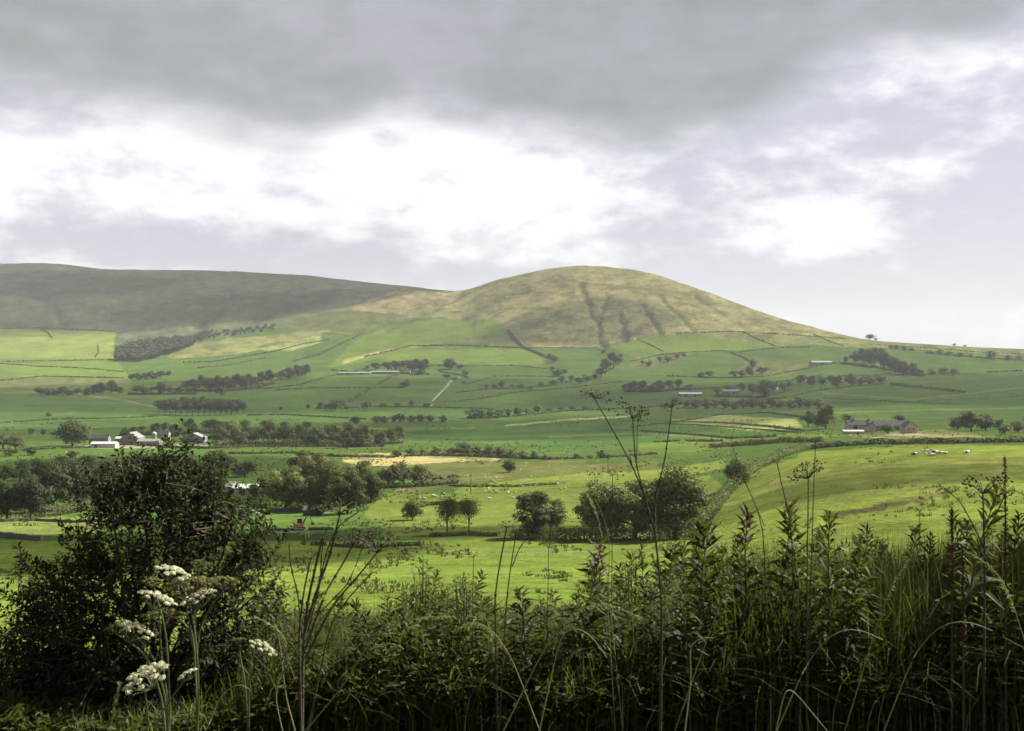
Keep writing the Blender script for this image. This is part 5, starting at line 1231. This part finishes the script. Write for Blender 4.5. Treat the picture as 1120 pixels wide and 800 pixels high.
#FG-END
# ------------------------------------------------------------------ sun, sky, air
SUN_AZ, SUN_EL = R(60), R(44)
SV = Vector((math.sin(SUN_AZ) * math.cos(SUN_EL), math.cos(SUN_AZ) * math.cos(SUN_EL), math.sin(SUN_EL)))
sl = bpy.data.lights.new('sun', 'SUN'); sl.energy = 5.0; sl.angle = R(.5); sl.color = (1, .94, .80)
so = bpy.data.objects.new('sun', sl); COL.objects.link(so); so.location = (0, 0, 900)
so.rotation_euler = SV.to_track_quat('Z', 'Y').to_euler()

def shade_cloud_mat(name, amax):
    m = bpy.data.materials.new(name); nt, N, L = nodes(m)
    out = N.new('ShaderNodeOutputMaterial'); lw = N.new('ShaderNodeLayerWeight'); lw.inputs[0].default_value = .5
    tc = N.new('ShaderNodeTexCoord')
    f = mnode(nt, 'SUBTRACT', 1.0, lw.outputs['Facing'])
    f = mnode(nt, 'ADD', mnode(nt, 'MULTIPLY', f, 2.0), mnode(nt, 'MULTIPLY', mnode(nt, 'SUBTRACT', noise(nt, 2.2, 5, .6, tc.outputs['Object']), .5), 2.2))
    mr = N.new('ShaderNodeMapRange'); mr.interpolation_type = 'SMOOTHSTEP'
    L.new(f, mr.inputs[0]); mr.inputs[1].default_value = .3; mr.inputs[2].default_value = 1.6; mr.inputs[3].default_value = 0; mr.inputs[4].default_value = amax
    d = N.new('ShaderNodeBsdfDiffuse'); d.inputs[0].default_value = (.8, .8, .82, 1)
    t = N.new('ShaderNodeBsdfTransparent'); mx = N.new('ShaderNodeMixShader')
    L.new(mr.outputs[0], mx.inputs[0]); L.new(t.outputs[0], mx.inputs[1]); L.new(d.outputs[0], mx.inputs[2]); L.new(mx.outputs[0], out.inputs[0])
    return m
cmats = {}
def shade_cloud(px, py, rx, ry, alt, amax):  # unseen clouds added sunward to throw shade patches on the land
    p = ground(px, py); t = (alt - p.z) / SV.z; c = p + SV * t
    key = round(amax, 2)
    if key not in cmats: cmats[key] = shade_cloud_mat('shade_cloud_vapour', amax)
    m = MB(); m.blob((0, 0, 0), (1, 1, 1), 40, 24)
    o = link('shade_cloud', m.mesh('shade_cloud', cmats[key], True), None, c); o.scale = (rx, ry, min(rx, ry) * .3)
    tag(o, kind='structure')
SHADE_CLOUDS = [(130, 322, 1500, 800, 3000, .40), (60, 310, 500, 300, 2900, .4), (260, 335, 420, 260, 2700, .35), (330, 432, 800, 420, 1600, .27), (60, 520, 160, 230, 900, .32), (1010, 425, 620, 430, 1600, .24), (560, 470, 330, 190, 1300, .35), (990, 520, 75, 26, 700, .28), (70, 605, 70, 60, 700, .55), (470, 583, 60, 22, 700, .45), (820, 450, 260, 90, 1200, .2), (180, 475, 300, 120, 1100, .25), (640, 350, 260, 150, 2400, .3)]
for c in SHADE_CLOUDS: shade_cloud(*c)

w = bpy.data.worlds.new('World'); S.world = w; w.use_nodes = True
nt = w.node_tree; N = nt.nodes; L = nt.links; N.clear()
out = N.new('ShaderNodeOutputWorld'); bg = N.new('ShaderNodeBackground'); L.new(bg.outputs[0], out.inputs[0]); bg.inputs[1].default_value = .1
st = N.new('ShaderNodeTexSky'); st.sky_type = 'NISHITA'; st.sun_disc = False; st.sun_elevation = SUN_EL; st.sun_rotation = SUN_AZ
tc = N.new('ShaderNodeTexCoord'); sp = N.new('ShaderNodeSeparateXYZ'); L.new(tc.outputs['Generated'], sp.inputs[0])
x, y, z = sp.outputs
U = mnode(nt, 'ARCTAN2', x, y)
hyp = mnode(nt, 'SQRT', mnode(nt, 'ADD', mnode(nt, 'MULTIPLY', x, x), mnode(nt, 'MULTIPLY', y, y)))
Vv = mnode(nt, 'DIVIDE', z, mnode(nt, 'MAXIMUM', hyp, .02))
cb = N.new('ShaderNodeCombineXYZ'); L.new(mnode(nt, 'MULTIPLY', U, 1.0), cb.inputs[0]); L.new(mnode(nt, 'MULTIPLY', mnode(nt, 'MINIMUM', Vv, 4.0), 2.0), cb.inputs[1])
co = cb.outputs[0]
U0 = lambda px: math.atan((px - CX) / F)
V0 = lambda px, py: (CY - py) / F * math.cos(U0(px))
def gauss(px, py, sx, sy):
    a = mnode(nt, 'DIVIDE', mnode(nt, 'SUBTRACT', U, U0(px)), sx / F); b = mnode(nt, 'DIVIDE', mnode(nt, 'SUBTRACT', Vv, V0(px, py)), sy / F)
    r2 = mnode(nt, 'ADD', mnode(nt, 'MULTIPLY', a, a), mnode(nt, 'MULTIPLY', b, b))
    return mnode(nt, 'EXPONENT', mnode(nt, 'MULTIPLY', r2, -.7))
def smooth(v, a, b):
    m = N.new('ShaderNodeMapRange'); m.interpolation_type = 'SMOOTHSTEP'; L.new(v, m.inputs[0]); m.inputs[1].default_value = a; m.inputs[2].default_value = b
    return m.outputs[0]
def nz(scale, det, rough, off=0.0):
    mp = N.new('ShaderNodeMapping'); mp.inputs['Location'].default_value = (off, off * .7, 0); L.new(co, mp.inputs[0])
    return noise(nt, scale, det, rough, mp.outputs[0])
fc = N.new('ShaderNodeFloatCurve')
bnd = [(-200, 118), (0, 118), (120, 122), (250, 132), (360, 142), (430, 122), (480, 124), (560, 142), (650, 158), (710, 166), (780, 156), (850, 122), (920, 82), (980, 62), (1060, 42), (1130, 25), (1400, 30)]
cv = fc.mapping.curves[0]
pts = [((U0(a) + .75) / 1.5, V0(a, b)) for a, b in bnd]
pts = [(0, .2)] + pts + [(1, .25)]
while len(cv.points) < len(pts): cv.points.new(.5, .5)
for q, (a, b) in zip(cv.points, pts): q.location = (a, b)
fc.mapping.update()
L.new(mnode(nt, 'DIVIDE', mnode(nt, 'ADD', U, .75), 1.5), fc.inputs['Value'])
n1 = nz(5, 8, .55, 3.1); n2 = nz(8, 10, .60, 9.3); n3 = nz(2.2, 6, .5, 1.7); n4 = nz(22, 7, .6, 5.0)
dv = mnode(nt, 'SUBTRACT', Vv, fc.outputs[0])
dv = mnode(nt, 'ADD', dv, mnode(nt, 'MULTIPLY', mnode(nt, 'SUBTRACT', n1, .5), .11))
dv = mnode(nt, 'ADD', dv, mnode(nt, 'MULTIPLY', mnode(nt, 'SUBTRACT', n4, .5), .035))
dark = smooth(dv, -.028, .034)
B = mnode(nt, 'ADD', .34, mnode(nt, 'MULTIPLY', mnode(nt, 'SUBTRACT', n2, .5), 2.2))
B = mnode(nt, 'ADD', B, mnode(nt, 'MULTIPLY', mnode(nt, 'SUBTRACT', n4, .5), 1.6))
for k, g4 in ((.30, (40, 185, 170, 40)), (.35, (905, 235, 60, 18)), (.35, (1015, 195, 40, 22)), (.60, (510, 205, 140, 60)), (.45, (890, 245, 75, 26)), (.5, (1010, 203, 42, 26)), (.3, (200, 170, 160, 40)), (-.42, (120, 268, 220, 20)), (-.75, (1085, 250, 85, 60)), (-.3, (860, 320, 120, 22)), (-.4, (450, 300, 110, 14)), (-.35, (740, 262, 45, 26)), (-.30, (980, 330, 220, 36)), (-.28, (960, 150, 170, 40)), (-.22, (760, 300, 160, 30)), (.16, (1040, 90, 120, 40))):
    B = mnode(nt, 'ADD', B, mnode(nt, 'MULTIPLY', gauss(*g4), k))
Bs = smooth(B, -.05, 1.0)
B2 = mnode(nt, 'ADD', Bs, 0.0)
low = mix_rgb(nt, B2, (.56, .545, .61), (.98, .965, .97))
n5 = nz(48, 6, .6, 2.0)
B2 = mnode(nt, 'ADD', B2, mnode(nt, 'MULTIPLY', mnode(nt, 'SUBTRACT', n5, .5), .35))
low = mix_rgb(nt, B2, (.51, .495, .56), (1.0, .985, .985))
dn = mnode(nt, 'ADD', n3, mnode(nt, 'ADD', mnode(nt, 'MULTIPLY', mnode(nt, 'SUBTRACT', n2, .5), .9), mnode(nt, 'MULTIPLY', mnode(nt, 'SUBTRACT', n4, .5), .5)))
dk = mix_rgb(nt, smooth(dn, .25, .78), (.255, .268, .252), (.385, .38, .39))
cl = mix_rgb(nt, dark, low, dk)
# overhead the cover stays heavy
cl = mix_rgb(nt, smooth(Vv, .36, .8), cl, (.150, .155, .158))
sc = N.new('ShaderNodeVectorMath'); sc.operation = 'SCALE'; L.new(cl, sc.inputs[0]); sc.inputs['Scale'].default_value = 3.25
skyc = mix_rgb(nt, .94, st.outputs[0], sc.outputs[0])
skyc = mix_rgb(nt, smooth(Vv, -.05, -.005), (.12, .16, .08), skyc)
L.new(skyc, bg.inputs[0])

# the air of the valley
m = MB(); m.box((0, 7000, 80), (17000, 15400, 1200))
hz = link('haze', m.mesh('haze', None)); tag(hz, 'thin pale haze filling the valley air', 'haze', None, 'stuff')
hm = bpy.data.materials.new('valley_air'); hnt, HN, HL = nodes(hm)
ho = HN.new('ShaderNodeOutputMaterial'); pv = HN.new('ShaderNodeVolumePrincipled'); HL.new(pv.outputs[0], ho.inputs['Volume'])
pv.inputs['Color'].default_value = (.80, .86, .96, 1); pv.inputs['Density'].default_value = 4.5e-5; pv.inputs['Anisotropy'].default_value = 0
hz.data.materials.append(hm)

# ------------------------------------------------------------------ camera
cam = bpy.data.cameras.new('camera'); co_ = bpy.data.objects.new('camera', cam); COL.objects.link(co_)
cam.sensor_width = 36; cam.lens = 36 * F / 1120; cam.clip_start = .05; cam.clip_end = 60000
cam.dof.use_dof = True; cam.dof.focus_distance = 350; cam.dof.aperture_fstop = 10
co_.location = (0, 0, 0); co_.rotation_euler = (R(90), 0, 0); S.camera = co_

S.view_settings.view_transform = 'Standard'; S.view_settings.look = 'None'; S.view_settings.gamma = 1; S.view_settings.exposure = 1.75
S.view_settings.use_curve_mapping = False
S.render.engine = 'CYCLES'
S.cycles.max_bounces = 6; S.cycles.diffuse_bounces = 3; S.cycles.transmission_bounces = 4; S.cycles.transparent_max_bounces = 12; S.cycles.volume_bounces = 0
S.cycles.use_denoising = True
